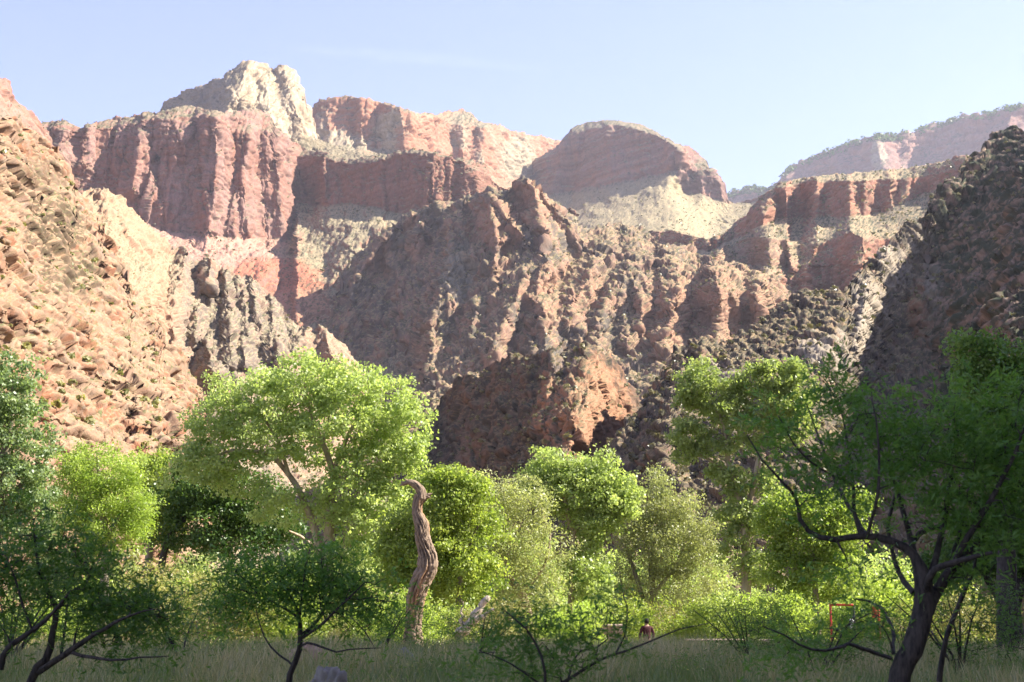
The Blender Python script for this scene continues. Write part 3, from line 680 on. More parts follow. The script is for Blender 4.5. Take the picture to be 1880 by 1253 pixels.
h_r = [
 [(1790, 330, 24, 20), (1775, 420, 30, 30), (1740, 500, 26, 24)], [(1830, 290, 26, 20), (1822, 380, 30, 30), (1800, 470, 34, 30), (1770, 560, 34, 30)], [(1900, 420, 40, 34), (1880, 520, 50, 50), (1870, 640, 50, 50)], [(1700, 600, 30, 20), (1660, 700, 44, 34)],
 [(1612, 450, 14, 16), (1620, 500, 18, 26)], [(1655, 465, 12, 18), (1664, 535, 16, 28)], [(1530, 545, 14, 14), (1524, 600, 18, 24)], [(1480, 560, 12, 12), (1474, 620, 18, 24)], [(1420, 600, 12, 12), (1412, 660, 18, 24)], [(1352, 625, 12, 12), (1346, 690, 18, 22)], [(1300, 640, 12, 10), (1296, 700, 18, 24)], [(1740, 590, 12, 14), (1734, 640, 16, 20)], [(1255, 660, 12, 12), (1250, 720, 18, 22)], [(1620, 600, 14, 14), (1612, 680, 20, 26)],
 [(1860, 235, 60, 30), (1800, 290, 60, 34), (1700, 400, 60, 30), (1600, 500, 56, 26), (1540, 600, 60, 30), (1480, 700, 70, 40)],
 [(1596, 512, 24, 30), (1592, 560, 30, 50), (1580, 620, 24, 40), (1574, 660, 14, 20)], [(1725, 470, 20, 30), (1712, 540, 24, 40)], [(1555, 640, 16, 16), (1562, 700, 20, 22)],
 [(1640, 470, 24, 16), (1650, 520, 24, 24)], [(1700, 500, 18, 20), (1690, 560, 26, 40), (1680, 600, 24, 30)], [(1722, 480, 14, 18), (1724, 530, 18, 26)],
 [(1745, 545, 22, 20), (1740, 590, 26, 26)], [(1880, 300, 50, 40), (1860, 420, 60, 56), (1850, 560, 70, 80), (1860, 700, 80, 90)],
 [(1470, 540, 40, 22), (1400, 620, 50, 34), (1340, 700, 60, 40)], [(1290, 628, 40, 26), (1250, 700, 50, 40), (1220, 790, 54, 50), (1230, 900, 60, 50)],
 [(1540, 700, 50, 26), (1440, 780, 60, 34)], [(1340, 640, 30, 16), (1310, 700, 34, 24)], [(1240, 830, 34, 24), (1250, 900, 40, 34)],
 [(1430, 570, 20, 12), (1470, 560, 26, 16)], [(1780, 560, 26, 20), (1760, 640, 34, 30)], [(1960, 200, 60, 50), (1950, 400, 80, 70), (1940, 700, 90, 90)],
]
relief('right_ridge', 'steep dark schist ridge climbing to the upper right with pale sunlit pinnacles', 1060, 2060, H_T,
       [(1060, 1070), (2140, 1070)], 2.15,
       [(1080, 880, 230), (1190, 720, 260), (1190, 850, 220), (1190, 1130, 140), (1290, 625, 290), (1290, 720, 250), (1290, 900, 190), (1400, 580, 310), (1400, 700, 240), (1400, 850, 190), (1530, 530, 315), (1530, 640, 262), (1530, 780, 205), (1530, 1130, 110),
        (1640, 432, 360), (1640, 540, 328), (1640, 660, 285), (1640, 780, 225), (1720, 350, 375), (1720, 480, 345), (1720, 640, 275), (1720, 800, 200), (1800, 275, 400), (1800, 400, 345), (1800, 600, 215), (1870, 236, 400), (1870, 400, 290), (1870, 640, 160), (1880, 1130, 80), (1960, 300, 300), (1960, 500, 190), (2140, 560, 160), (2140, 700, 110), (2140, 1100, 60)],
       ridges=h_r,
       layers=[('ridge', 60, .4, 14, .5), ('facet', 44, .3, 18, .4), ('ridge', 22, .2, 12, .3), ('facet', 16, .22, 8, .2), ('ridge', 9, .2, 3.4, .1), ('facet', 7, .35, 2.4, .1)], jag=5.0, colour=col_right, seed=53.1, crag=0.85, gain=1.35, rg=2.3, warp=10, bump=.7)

# 13 the canyon wall beside and behind the camera on the right, whose shade falls over the foreground
def side_wall():
    crest = np.array([(52, -160, 80), (50, -60, 76), (50, -10, 73), (52, 18, 69), (56, 34, 64), (70, 42, 55), (96, 50, 44)], float)
    n, m = 150, 70
    t = np.linspace(0, 1, n) * (len(crest) - 1)
    cx = np.interp(t, range(len(crest)), crest[:, 0]); cy = np.interp(t, range(len(crest)), crest[:, 1]); cz = np.interp(t, range(len(crest)), crest[:, 2])
    v = np.linspace(0, 1, m)[:, None]
    X = cx[None] - (1 - v) * 26 + 0 * cy[None]; Yy = cy[None] + 0 * v; Z = -3 + (cz[None] + 3) * v
    P = np.stack([X, Yy, Z], -1)
    f = ridged(X / 14, Yy / 14, Z / 30, 3) * 5 + billow(X / 5, Yy / 5, Z / 9, 3) * 2
    P[..., 0] -= f
    P[-1, :, 2] += fbm(cx / 6, cy / 6, .5, 3) * 5
    bk = P[-1:].copy(); bk[..., 0] += 40
    bk2 = bk.copy(); bk2[..., 0] += 60; bk2[..., 2] = -3
    P = np.concatenate([P, bk, bk2])
    R, W = P.shape[:2]
    idx = np.arange(R * W).reshape(R, W)
    q = np.stack([idx[:-1, :-1], idx[:-1, 1:], idx[1:, 1:], idx[1:, :-1]], -1).reshape(-1, 4)
    c = mix(C_SCHIST, C_GRAN * .8, sstep(-.1, .3, fbm(P[..., 0] / 12, P[..., 1] / 12, P[..., 2] / 12, 3))[..., None])
    o = mesh_np('near_canyon_wall', P.reshape(-1, 3), quads=q, col=c.reshape(-1, 3), mat=rock_material('near_wall_rock', .6, .6, .5))
    tag(o, 'dark rock wall beside the meadow, out of frame at the right', kind='structure')
side_wall()
#TREES-BEGIN
def cirrus():
    n, m = 120, 10
    u = np.linspace(0, 1, n)[None]; v = np.linspace(-1, 1, m)[:, None]
    pxs = 470 + 560 * u; pys = 84 + 46 * u ** 1.1
    wd = (5 + 9 * np.sin(np.pi * u)) * v + 3 * fbm(u * 5, .5 + 0 * u, .2 + 0 * u, 2)
    a, b = ray(pxs + 0 * v, pys + wd)
    Y = 16500 + 500 * v + 0 * u
    P = np.stack([a * Y, Y, b * Y], -1)
    idx = np.arange(n * m).reshape(m, n)
    q = np.stack([idx[:-1, :-1], idx[:-1, 1:], idx[1:, 1:], idx[1:, :-1]], -1).reshape(-1, 4)
    fade = (np.sin(np.pi * u) ** .6 * (1 - np.abs(v)) ** .8)
    mt = bpy.data.materials.new('ice_cloud'); mt.use_nodes = True
    nn, l = mt.node_tree.nodes, mt.node_tree.links; nn.clear()
    o = nn.new('ShaderNodeOutputMaterial'); tr = nn.new('ShaderNodeBsdfTransparent'); df = nn.new('ShaderNodeBsdfTranslucent'); d2 = nn.new('ShaderNodeBsdfDiffuse')
    df.inputs['Color'].default_value = (.9, .9, .9, 1); d2.inputs['Color'].default_value = (.9, .9, .9, 1)
    ad = nn.new('ShaderNodeAddShader'); l.new(df.outputs[0], ad.inputs[0]); l.new(d2.outputs[0], ad.inputs[1])
    at_ = nn.new('ShaderNodeAttribute'); at_.attribute_name = 'Col'
    tc = nn.new('ShaderNodeTexCoord'); nz = nn.new('ShaderNodeTexNoise'); nz.inputs['Scale'].default_value = .003; nz.inputs['Detail'].default_value = 6
    l.new(tc.outputs['Object'], nz.inputs['Vector'])
    mu = nn.new('ShaderNodeMath'); mu.operation = 'MULTIPLY'; l.new(at_.outputs['Fac'], mu.inputs[0]); l.new(nz.outputs['Fac'], mu.inputs[1])
    m2 = nn.new('ShaderNodeMath'); m2.operation = 'MULTIPLY'; m2.inputs[1].default_value = .035; l.new(mu.outputs[0], m2.inputs[0])
    ms = nn.new('ShaderNodeMixShader'); l.new(m2.outputs[0], ms.inputs['Fac']); l.new(tr.outputs[0], ms.inputs[1]); l.new(ad.outputs[0], ms.inputs[2]); l.new(ms.outputs[0], o.inputs['Surface'])
    ob = mesh_np('cloud', P.reshape(-1, 3), quads=q, col=np.repeat(fade.reshape(-1, 1), 3, 1), mat=mt)
    tag(ob, 'faint thin streak of high cloud in the pale sky', kind='structure')
cirrus()
# ------------------------------------------------------------------ ground
def gz(x, y):
    x = np.asarray(x, float); y = np.asarray(y, float)
    z = np.interp(y, [-40, 0, 12, 22, 30, 34, 42, 60, 120, 9000], [-1.8, -1.5, -1.12, -.90, -.78, -.86, -1.45, -1.75, -2.2, -3.0])
    return z + .10 * fbm(x / 7, y / 7, .5, 3) * (y < 150) + .12 * fbm(x / 23, y / 23, 4.5, 2) * (y < 150)

def ground():
    ys = np.concatenate([np.arange(-40, 4, 2.0), np.arange(4, 64, .5), np.arange(64, 140, 2.5), np.geomspace(142, 8500, 40)])
    xs = np.concatenate([-np.geomspace(8500, 41, 40), np.arange(-40, 40.1, .7), np.geomspace(41, 8500, 40)])
    X, Yy = np.meshgrid(xs, ys)
    Z = gz(X, Yy)
    P = np.stack([X, Yy, Z], -1); R, W = X.shape
    idx = np.arange(R * W).reshape(R, W)
    q = np.stack([idx[:-1, :-1], idx[:-1, 1:], idx[1:, 1:], idx[1:, :-1]], -1).reshape(-1, 4)
    m, n, l, b = new_mat('meadow_soil')
    tc = n.new('ShaderNodeTexCoord')
    n1 = n.new('ShaderNodeTexNoise'); n1.inputs['Scale'].default_value = .5; n1.inputs['Detail'].default_value = 8
    l.new(tc.outputs['Object'], n1.inputs['Vector'])
    cr = n.new('ShaderNodeValToRGB')
    e = cr.color_ramp.elements
    e[0].position = .35; e[0].color = (.10, .10, .05, 1)
    e[1].position = .65; e[1].color = (.33, .26, .17, 1)
    l.new(n1.outputs['Fac'], cr.inputs['Fac']); l.new(cr.outputs['Color'], b.inputs['Base Color'])
    n2 = n.new('ShaderNodeTexNoise'); n2.inputs['Scale'].default_value = 9; n2.inputs['Detail'].default_value = 6
    l.new(tc.outputs['Object'], n2.inputs['Vector'])
    bp = n.new('ShaderNodeBump'); bp.inputs['Strength'].default_value = .6; bp.inputs['Distance'].default_value = .06
    l.new(n2.outputs['Fac'], bp.inputs['Height']); l.new(bp.outputs['Normal'], b.inputs['Normal'])
    tag(mesh_np('ground', P.reshape(-1, 3), quads=q, mat=m, smooth=True), 'dry grassy valley floor', kind='structure')
ground()

# ------------------------------------------------------------------ foliage kit
def leaf_material(name, a, b_, trans=.4, tcol=None, rough=.42):
    m = bpy.data.materials.new(name); m.use_nodes = True
    n = m.node_tree.nodes; l = m.node_tree.links; n.clear()
    o = n.new('ShaderNodeOutputMaterial')
    at_ = n.new('ShaderNodeAttribute'); at_.attribute_name = 'Col'
    oi = n.new('ShaderNodeObjectInfo')
    sp = n.new('ShaderNodeSeparateColor'); l.new(at_.outputs['Color'], sp.inputs['Color'])
    mx = n.new('ShaderNodeMix'); mx.data_type = 'RGBA'
    mx.inputs['A'].default_value = (*a, 1); mx.inputs['B'].default_value = (*b_, 1)
    l.new(sp.outputs[0], mx.inputs['Factor'])
    hs = n.new('ShaderNodeHueSaturation')
    r = n.new('ShaderNodeMapRange'); r.inputs[3].default_value = .8; r.inputs[4].default_value = 1.2
    l.new(oi.outputs['Random'], r.inputs['Value']); l.new(r.outputs['Result'], hs.inputs['Value'])
    l.new(mx.outputs['Result'], hs.inputs['Color'])
    d = n.new('ShaderNodeBsdfPrincipled'); d.inputs['Roughness'].default_value = rough
    d.inputs['Specular IOR Level'].default_value = .35
    t = n.new('ShaderNodeBsdfTranslucent')
    tm = n.new('ShaderNodeMix'); tm.data_type = 'RGBA'; tm.blend_type = 'MULTIPLY'; tm.inputs['Factor'].default_value = 1
    tm.inputs['B'].default_value = (*(tcol or (1.35, 1.4, .75)), 1)
    l.new(hs.outputs['Color'], d.inputs['Base Color']); l.new(hs.outputs['Color'], tm.inputs['A']); l.new(tm.outputs['Result'], t.inputs['Color'])
    ms = n.new('ShaderNodeMixShader'); ms.inputs['Fac'].default_value = trans
    l.new(d.outputs['BSDF'], ms.inputs[1]); l.new(t.outputs['BSDF'], ms.inputs[2]); l.new(ms.outputs['Shader'], o.inputs['Surface'])
    return m

def bark_material(name, c0, c1, scale=6, bump=.5, dist=.02):
    m, n, l, b = new_mat(name)
    tc = n.new('ShaderNodeTexCoord'); mp = n.new('ShaderNodeMapping'); mp.inputs['Scale'].default_value = (1, 1, .25)
    l.new(tc.outputs['Object'], mp.inputs['Vector'])
    n1 = n.new('ShaderNodeTexNoise'); n1.inputs['Scale'].default_value = scale; n1.inputs['Detail'].default_value = 7; n1.inputs['Roughness'].default_value = .65
    l.new(mp.outputs['Vector'], n1.inputs['Vector'])
    cr = n.new('ShaderNodeValToRGB'); e = cr.color_ramp.elements
    e[0].position = .35; e[0].color = (*c0, 1); e[1].position = .62; e[1].color = (*c1, 1)
    l.new(n1.outputs['Fac'], cr.inputs['Fac']); l.new(cr.outputs['Color'], b.inputs['Base Color'])
    bp = n.new('ShaderNodeBump'); bp.inputs['Strength'].default_value = bump; bp.inputs['Distance'].default_value = dist
    l.new(n1.outputs['Fac'], bp.inputs['Height']); l.new(bp.outputs['Normal'], b.inputs['Normal'])
    return m

LM = {
    'cotton': leaf_material('cottonwood_leaf', (.26, .335, .115), (.42, .48, .195), .48),
    'dense': leaf_material('dense_leaf', (.24, .33, .06), (.41, .47, .12), .48),
    'pale': leaf_material('willow_leaf', (.25, .28, .12), (.38, .39, .20), .45),
    'blue': leaf_material('bluish_leaf', (.18, .27, .115), (.33, .41, .19), .42),
    'lime': leaf_material('tamarisk_leaf', (.23, .33, .06), (.38, .46, .11), .5),
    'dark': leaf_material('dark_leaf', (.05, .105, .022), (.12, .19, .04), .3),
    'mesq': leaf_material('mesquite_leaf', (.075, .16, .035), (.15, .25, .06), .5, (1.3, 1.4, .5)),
    'mesq2': leaf_material('shade_tree_leaf', (.10, .19, .04), (.2, .28, .07), .45),
    'olive': leaf_material('olive_leaf', (.20, .21, .07), (.38, .35, .14), .35),
    'scrub': leaf_material('scrub_leaf', (.13, .12, .055), (.27, .24, .12), .25),
    'grass': leaf_material('grass_blade', (.18, .24, .08), (.54, .45, .26), .35, (1.2, 1.15, .7)),
}
BM = {
    'cotton': bark_material('cottonwood_bark', (.20, .15, .10), (.46, .37, .26), 5),
    'dark': bark_material('mesquite_bark', (.022, .019, .016), (.085, .07, .058), 30, .6, .01),
    'grey': bark_material('grey_bark', (.12, .10, .08), (.32, .27, .20), 8),
}

def tubes(branches, sides=6):
    """branches: list of (pts Nx3, radii N) -> V, Q"""
    Vs, Qs, o = [], [], 0
    for pts, rad in branches:
        pts = np.asarray(pts, float); rad = np.asarray(rad, float); n = len(pts)
        sd = sides if rad.max() > .04 else (5 if rad.max() > .02 else 3)
        if rad.max() > .15: sd = 12
        T = np.gradient(pts, axis=0); T /= np.linalg.norm(T, axis=1, keepdims=True) + 1e-9
        ref = np.array([0.31, .9, .27]); 
        A = np.cross(T, ref); A /= np.linalg.norm(A, axis=1, keepdims=True) + 1e-9
        B = np.cross(T, A)
        a = np.arange(sd) / sd * 2 * np.pi
        ring = pts[:, None] + rad[:, None, None] * (A[:, None] * np.cos(a)[None, :, None] + B[:, None] * np.sin(a)[None, :, None])
        Vs.append(ring.reshape(-1, 3))
        i = np.arange(n - 1)[:, None] * sd; j = np.arange(sd)[None]; k = (j + 1) % sd
        q = np.stack([i + j, i + k, i + sd + k, i + sd + j], -1).reshape(-1, 4) + o
        Qs.append(q); o += n * sd
    return np.concatenate(Vs), np.concatenate(Qs)

def smooth_path(p, step):
    """resample a hand-set limb (x,y,z,r) as a curve"""
    p = np.array(p, float)
    d = np.r_[0, np.cumsum(np.linalg.norm(np.diff(p[:, :3], axis=0), axis=1))]
    n = max(3, int(d[-1] / step) + 1)
    t = np.linspace(0, d[-1], n)
    out = np.empty((n, 4))
    # Catmull-Rom through the points
    idx = np.clip(np.searchsorted(d, t, side='right') - 1, 0, len(p) - 2)
    u = ((t - d[idx]) / (d[idx + 1] - d[idx] + 1e-9))[:, None]
    P0 = p[np.clip(idx - 1, 0, None)]; P1 = p[idx]; P2 = p[idx + 1]; P3 = p[np.clip(idx + 2, None, len(p) - 1)]
    out = .5 * ((2 * P1) + (-P0 + P2) * u + (2 * P0 - 5 * P1 + 4 * P2 - P3) * u ** 2 + (-P0 + 3 * P1 - 3 * P2 + P3) * u ** 3)
    out[:, 3] = np.maximum(out[:, 3], .002)
    return out

def grow(paths, targets, rng, step=.35, twig=.008, lift=.25, wig=.06, up=0.6):
    """connect every target to the nearest wood, nearest targets first"""
    br, nodes = [], []
    for p in paths:
        s = smooth_path(p, step)
        s[1:-1, :3] += rng.normal(0, .03 * step, (len(s) - 2, 3))
        br.append((s[:, :3], s[:, 3])); nodes.append(s)
    N = np.concatenate(nodes)
    T = np.asarray(targets)
    d0 = np.array([np.min(np.linalg.norm(N[:, :3] - t, axis=1)) for t in T])
    for i in np.argsort(d0):
        t = T[i]
        dv = t - N[:, :3]
        d = np.linalg.norm(dv, axis=1)
        cost = d + up * np.maximum(0, -dv[:, 2]) - .0 * N[:, 3]
        k = int(np.argmin(cost)); L = d[k]
        if L < .05: continue
        n = max(4, int(L / step) + 2)
        u = np.linspace(0, 1, n)[:, None]
        bend = np.array([0, 0, lift * L]) + rng.normal(0, .12 * L, 3)
        pts = N[k, :3] + dv[k] * u + bend * (u * (1 - u))
        pts[1:-1] += rng.normal(0, wig * L / n, (n - 2, 3))
        r0 = min(N[k, 3] * .62, .012 + .02 * L); r0 = max(r0, twig)
        rr = r0 + (twig * .6 - r0) * u[:, 0]
        br.append((pts, rr))
        N = np.concatenate([N, np.column_stack([pts[1:], rr[1:]])])
    return br

def lobes_points(lobes, n, rng, shell=.55):
    """lobes: (centre Vector, rx, ry, rz)"""
    vol = np.array([l[1] * l[2] * l[3] for l in lobes]) ** .7
    ch = rng.choice(len(lobes), n, p=vol / vol.sum())
    dirs = rng.normal(size=(n, 3)); dirs /= np.linalg.norm(dirs, axis=1, keepdims=True)
    r = (shell + (1 - shell) * rng.random(n) ** .8) * (1 + .26 * np.abs(rng.normal(size=n)) * (rng.random(n) < .45))
    C = np.array([list(l[0]) for l in lobes])[ch]; R = np.array([l[1:] for l in lobes])[ch]
    return C + dirs * R * r[:, None]

def leaves(centres, rng, per, rad, size, aspect=.7, flat=.7, droop=0.0, var=1.0, jitter=.35, clump=None, line=False):
    """small pointed leaf faces round the cluster centres -> V, Q, C"""
    nC = len(centres)
    rep = rng.poisson(per, nC)
    ci = np.repeat(np.arange(nC), rep); n = len(ci)
    crad = (rad * (.65 + .7 * rng.random(nC)))[ci]
    off = rng.normal(size=(n, 3)); off /= np.linalg.norm(off, axis=1, keepdims=True)
    off *= (rng.random(n) ** .55)[:, None]
    off[:, 2] *= flat
    P = centres[ci] + off * crad[:, None]
    if line:                                # feathery sprays: leaflets strung along thin rachises
        ns = 5
        dirs = rng.normal(size=(nC * ns, 3)); dirs[:, 2] = dirs[:, 2] * .5 + .1; dirs /= np.linalg.norm(dirs, axis=1, keepdims=True)
        si = ci * ns + rng.integers(0, ns, n)
        org = (rng.normal(size=(nC * ns, 3)) * rad * .55)
        t = rng.random(n)
        P = centres[ci] + org[si] + dirs[si] * (t * rad * 1.5)[:, None] - np.array([0, 0, 1.0]) * (t ** 2 * rad * .5)[:, None] + rng.normal(size=(n, 3)) * size * .32
    nr = rng.normal(size=(n, 3)) * np.array([1, 1, .8]) + off * .8 + np.array([0, 0, .5])
    nr /= np.linalg.norm(nr, axis=1, keepdims=True)
    d = rng.normal(size=(n, 3)); d[:, 2] -= droop
    if line: d = dirs[si] * 1.2 + rng.normal(size=(n, 3)) * .6
    d -= nr * np.sum(d * nr, 1, keepdims=True); d /= np.linalg.norm(d, axis=1, keepdims=True) + 1e-9
    s = np.cross(nr, d)
    sz = size * (1 - jitter + 2 * jitter * rng.random(n))[:, None]
    a = P - d * sz * .5; b = P + s * sz * aspect * .5 - d * sz * .08; c = P + d * sz * .5; e = P - s * sz * aspect * .5 - d * sz * .08
    V = np.stack([a, b, c, e], 1).reshape(-1, 3)
    Q = np.arange(n * 4).reshape(n, 4)
    cv = np.clip(.5 + .22 * rng.normal(size=nC)[ci] * var + .22 * rng.normal(size=n) * var, 0, 1)
    C = np.repeat(np.stack([cv, cv, cv], 1), 4, 0)
    return V, Q, C

def px_lobes(lobes, D, depth=1.0, dd=0.0):
    out = []
    for i, l in enumerate(lobes):
        cx, cy, rx, ry = l[:4]
        dz = l[4] if len(l) > 4 else 0
        m = D / FPX
        c = at(cx, cy, D + dz + dd)
        out.append((c, rx * m, (rx + ry) * .5 * m * depth, ry * m))
    return out

def px_path(p, D):
    """(px, py, radius[, depth offset])"""
    out = []
    for q in p:
        v = at(q[0], q[1], D + (q[3] if len(q) > 3 else 0))
        out.append((v.x, v.y, v.z, q[2]))
    return out

def make_tree(name, label, cat, D, base, paths, lobes, leafmat, barkmat, ncl, per, rad, size, seed, group=None,
              twig=.008, lift=.25, step=.35, up=.6, line=False, aspect=.7, droop=.3, dens_depth=1.0, extra=0, leafy=1.0, wig=.06, shell=.5, dead=0, jl=.35):
    rng = np.random.default_rng(seed)
    b0 = at(base[0], base[1], D); gx, gy = b0.x, b0.y
    root = Vector((gx, gy, float(gz(gx, gy)) - .05))
    t = empty(name, root)
    tag(t, label, cat, group)
    P3 = [px_path(p, D) for p in paths]
    # first path starts at the ground
    f = P3[0]; P3[0] = [(root.x, root.y, root.z, f[0][3] * 1.25)] + [q for q in f if q[2] > root.z + .1]
    L = px_lobes(lobes, D, dens_depth)
    T = lobes_points(L, ncl, rng, shell)
    T = T[T[:, 2] > gz(T[:, 0], T[:, 1]) + .15]
    br = grow(P3, T, rng, step=step, twig=twig, lift=lift, up=up, wig=wig)
    rl = np.array(root)
    main = [(p - rl, r) for p, r in br[:len(P3)]]; minor = [(p - rl, r) for p, r in br[len(P3):]]
    for i, b_ in enumerate(main):
        V, Q = tubes([b_], 9); mesh_np('limb' if i else 'trunk', V, quads=Q, mat=barkmat, parent=t, smooth=True)
    V, Q = tubes(minor, 4)
    tag(mesh_np('branches', V, quads=Q, mat=barkmat, parent=t, smooth=True), kind='stuff')
    if per > 0:
        TL = T[rng.random(len(T)) < leafy]
        V, Q, C = leaves(TL - rl, rng, per, rad, size, aspect=aspect, droop=droop, line=line, jitter=jl)
        tag(mesh_np('crown', V, quads=Q, col=C, mat=leafmat, parent=t), kind='stuff')
    return t

def copy_tree(o, loc, rz=0, sc=1.0, label=None):
    r = o.copy(); COL.objects.link(r); r.location = loc; r.rotation_euler = (0, 0, rz); r.scale = (sc,) * 3
    if label: r['label'] = label
    for ch in [c for c in bpy.data.objects if c.parent == o]:
        c = ch.copy(); COL.objects.link(c); c.parent = r
    return r

# ------------------------------------------------------------------ trees of the middle distance
make_tree('cottonwood_tree', 'largest cottonwood, broad sunlit crown on pale forked limbs left of centre', 'tree', 58, (600, 1150),
  [[(598, 1150, 0.252), (602, 1010, 0.217), (608, 930, 0.182), (612, 870, 0.14), (592, 815, 0.112), (572, 765, 0.077), (560, 710, 0.049)],
   [(601, 1070, 0.14), (575, 965, 0.14), (548, 900, 0.126), (522, 862, 0.105), (495, 836, 0.091), (455, 828, 0.07), (412, 831, 0.056), (372, 855, 0.035)],
   [(610, 880, 0.091), (650, 874, 0.07), (690, 868, 0.056), (722, 882, 0.035)],
   [(612, 865, 0.098), (642, 795, 0.084), (676, 745, 0.056), (700, 710, 0.035)],
   [(530, 870, 0.077), (505, 800, 0.07), (470, 750, 0.049)],
   [(592, 815, 0.07), (610, 750, 0.056), (625, 700, 0.035)],
   [(590, 1020, 0.084, -1), (560, 990, 0.063, -2), (530, 975, 0.035, -3)]],
  [(560, 705, 62, 55), (585, 690, 50, 40), (480, 725, 80, 50), (415, 755, 55, 55), (640, 725, 70, 60), (705, 755, 60, 60), (742, 790, 44, 60), (735, 840, 45, 40), (600, 790, 100, 70),
   (500, 800, 95, 55), (400, 815, 60, 45), (355, 810, 30, 40), (690, 850, 60, 45), (640, 900, 80, 45), (380, 860, 55, 35), (700, 925, 55, 40), (650, 960, 70, 40), (440, 880, 60, 30), (520, 935, 60, 30), (665, 1010, 60, 26), (345, 850, 26, 24), (770, 860, 24, 30)],
  LM['cotton'], BM['cotton'], 900, 62, .5, .14, 1, dens_depth=1.25)

make_tree('leafy_tree', 'blue green tree cut off by the left edge of the picture', 'tree', 50, (-20, 1150),
  [[(-20, 1150, .3), (-10, 960, .25), (5, 860, .18), (20, 760, .12), (25, 700, .06)], [(-10, 950, .14), (40, 890, .1), (70, 850, .06)]],
  [(25, 690, 45, 45), (-10, 740, 80, 70), (30, 780, 60, 60), (50, 840, 45, 50), (10, 890, 100, 60), (70, 900, 45, 50), (60, 960, 60, 45), (-70, 800, 80, 120), (0, 990, 80, 40)],
  LM['blue'], BM['grey'], 480, 70, .45, .12, 2)

make_tree('feathery_tree', 'bright lime green feathery tree beside the blue green tree at left', 'tree', 45, (190, 1130),
  [[(190, 1130, .16), (192, 1000, .12), (185, 900, .08), (178, 840, .04)], [(192, 1000, .08), (225, 940, .06), (245, 900, .03)], [(190, 990, .08), (150, 920, .05), (130, 880, .03)]],
  [(165, 845, 45, 30), (190, 875, 70, 50), (225, 920, 50, 40), (150, 920, 50, 60), (245, 955, 35, 30), (190, 960, 80, 50), (125, 850, 25, 30)],
  LM['lime'], BM['grey'], 300, 120, .42, .085, 3, aspect=.45)

make_tree('leafy_tree', 'small rounded tree right of the lime green feathery tree', 'tree', 64, (270, 1120),
  [[(270, 1120, .2), (275, 960, .15), (268, 880, .08)]],
  [(262, 860, 40, 34), (285, 880, 34, 34), (300, 850, 25, 22), (275, 930, 60, 50), (310, 940, 40, 60)],
  LM['dense'], BM['grey'], 170, 90, .6, .13, 4)
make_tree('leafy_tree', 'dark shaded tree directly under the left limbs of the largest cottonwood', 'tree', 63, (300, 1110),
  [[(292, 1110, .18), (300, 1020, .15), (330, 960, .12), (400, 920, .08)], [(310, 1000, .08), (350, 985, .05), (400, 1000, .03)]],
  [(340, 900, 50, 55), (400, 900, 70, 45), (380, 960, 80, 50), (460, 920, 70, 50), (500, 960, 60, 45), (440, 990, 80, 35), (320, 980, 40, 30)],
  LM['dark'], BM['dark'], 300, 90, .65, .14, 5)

make_tree('leafy_tree', 'dense rich green tree directly behind the twisted dead trunk', 'tree', 50, (845, 1150),
  [[(845, 1150, .16), (842, 1050, .13), (835, 960, .1), (820, 900, .05)], [(842, 1040, .08), (800, 980, .06), (770, 940, .03)], [(842, 1040, .08), (880, 960, .05)]],
  [(775, 895, 35, 28), (820, 890, 40, 28), (850, 910, 50, 40), (810, 950, 70, 60), (860, 980, 60, 60), (790, 1030, 75, 55), (850, 1060, 70, 50), (735, 1000, 40, 60), (750, 1080, 50, 40)],
  LM['dense'], BM['grey'], 420, 95, .45, .115, 6)

make_tree('willow_tree', 'grey green willow with bare pale upper branches right of the dead trunk', 'tree', 54, (970, 1150),
  [[(972, 1150, .18), (958, 1090, .15), (925, 1050, .12), (920, 1000, .08), (912, 970, .05)], [(925, 1050, .09), (935, 1000, .06), (955, 965, .04)], [(955, 1090, .1), (1000, 1040, .06), (1010, 980, .04)]],
  [(930, 910, 55, 35), (900, 940, 45, 45), (965, 925, 45, 40), (940, 980, 75, 50), (985, 1020, 60, 45), (900, 1020, 45, 40), (960, 1080, 70, 40), (880, 890, 35, 25)],
  LM['pale'], BM['cotton'], 300, 75, .5, .11, 7, aspect=.4)

make_tree('cottonwood_tree', 'slender cottonwood with a forked pale trunk right of the dead trunk', 'tree', 56, (1048, 1150),
  [[(1046, 1150, 0.14), (1050, 1070, 0.126), (1051, 985, 0.112), (1040, 935, 0.077), (1030, 890, 0.049), (1022, 850, 0.028)],
   [(1051, 985, 0.084), (1068, 955, 0.07), (1098, 944, 0.049), (1120, 930, 0.028)], [(1040, 935, 0.049), (1062, 900, 0.035), (1078, 870, 0.021)]],
  [(1012, 850, 38, 30), (1045, 870, 40, 34), (1092, 870, 45, 34), (1130, 900, 36, 40), (1060, 905, 80, 40), (1110, 935, 50, 35), (1000, 890, 40, 40), (1150, 920, 22, 28), (1090, 970, 50, 28), (1075, 1040, 45, 40), (1095, 1080, 40, 30)],
  LM['cotton'], BM['cotton'], 420, 60, .42, .13, 8)

make_tree('willow_tree', 'pale yellow green willow between the two right hand cottonwoods', 'tree', 60, (1210, 1150),
  [[(1212, 1150, .16), (1200, 1090, .13), (1195, 1030, .1), (1210, 960, .07), (1225, 910, .04)], [(1180, 1100, .1), (1165, 1050, .09), (1150, 1010, .06)], [(1200, 1090, .08), (1240, 1040, .07), (1260, 990, .04)]],
  [(1205, 880, 30, 28), (1190, 930, 50, 35), (1240, 930, 45, 35), (1270, 970, 50, 45), (1180, 990, 55, 40), (1230, 1010, 70, 45), (1290, 1030, 45, 45), (1240, 1080, 80, 40), (1150, 1060, 35, 40), (1160, 960, 30, 30)],
  LM['pale'], BM['grey'], 380, 85, .52, .115, 9, aspect=.45)

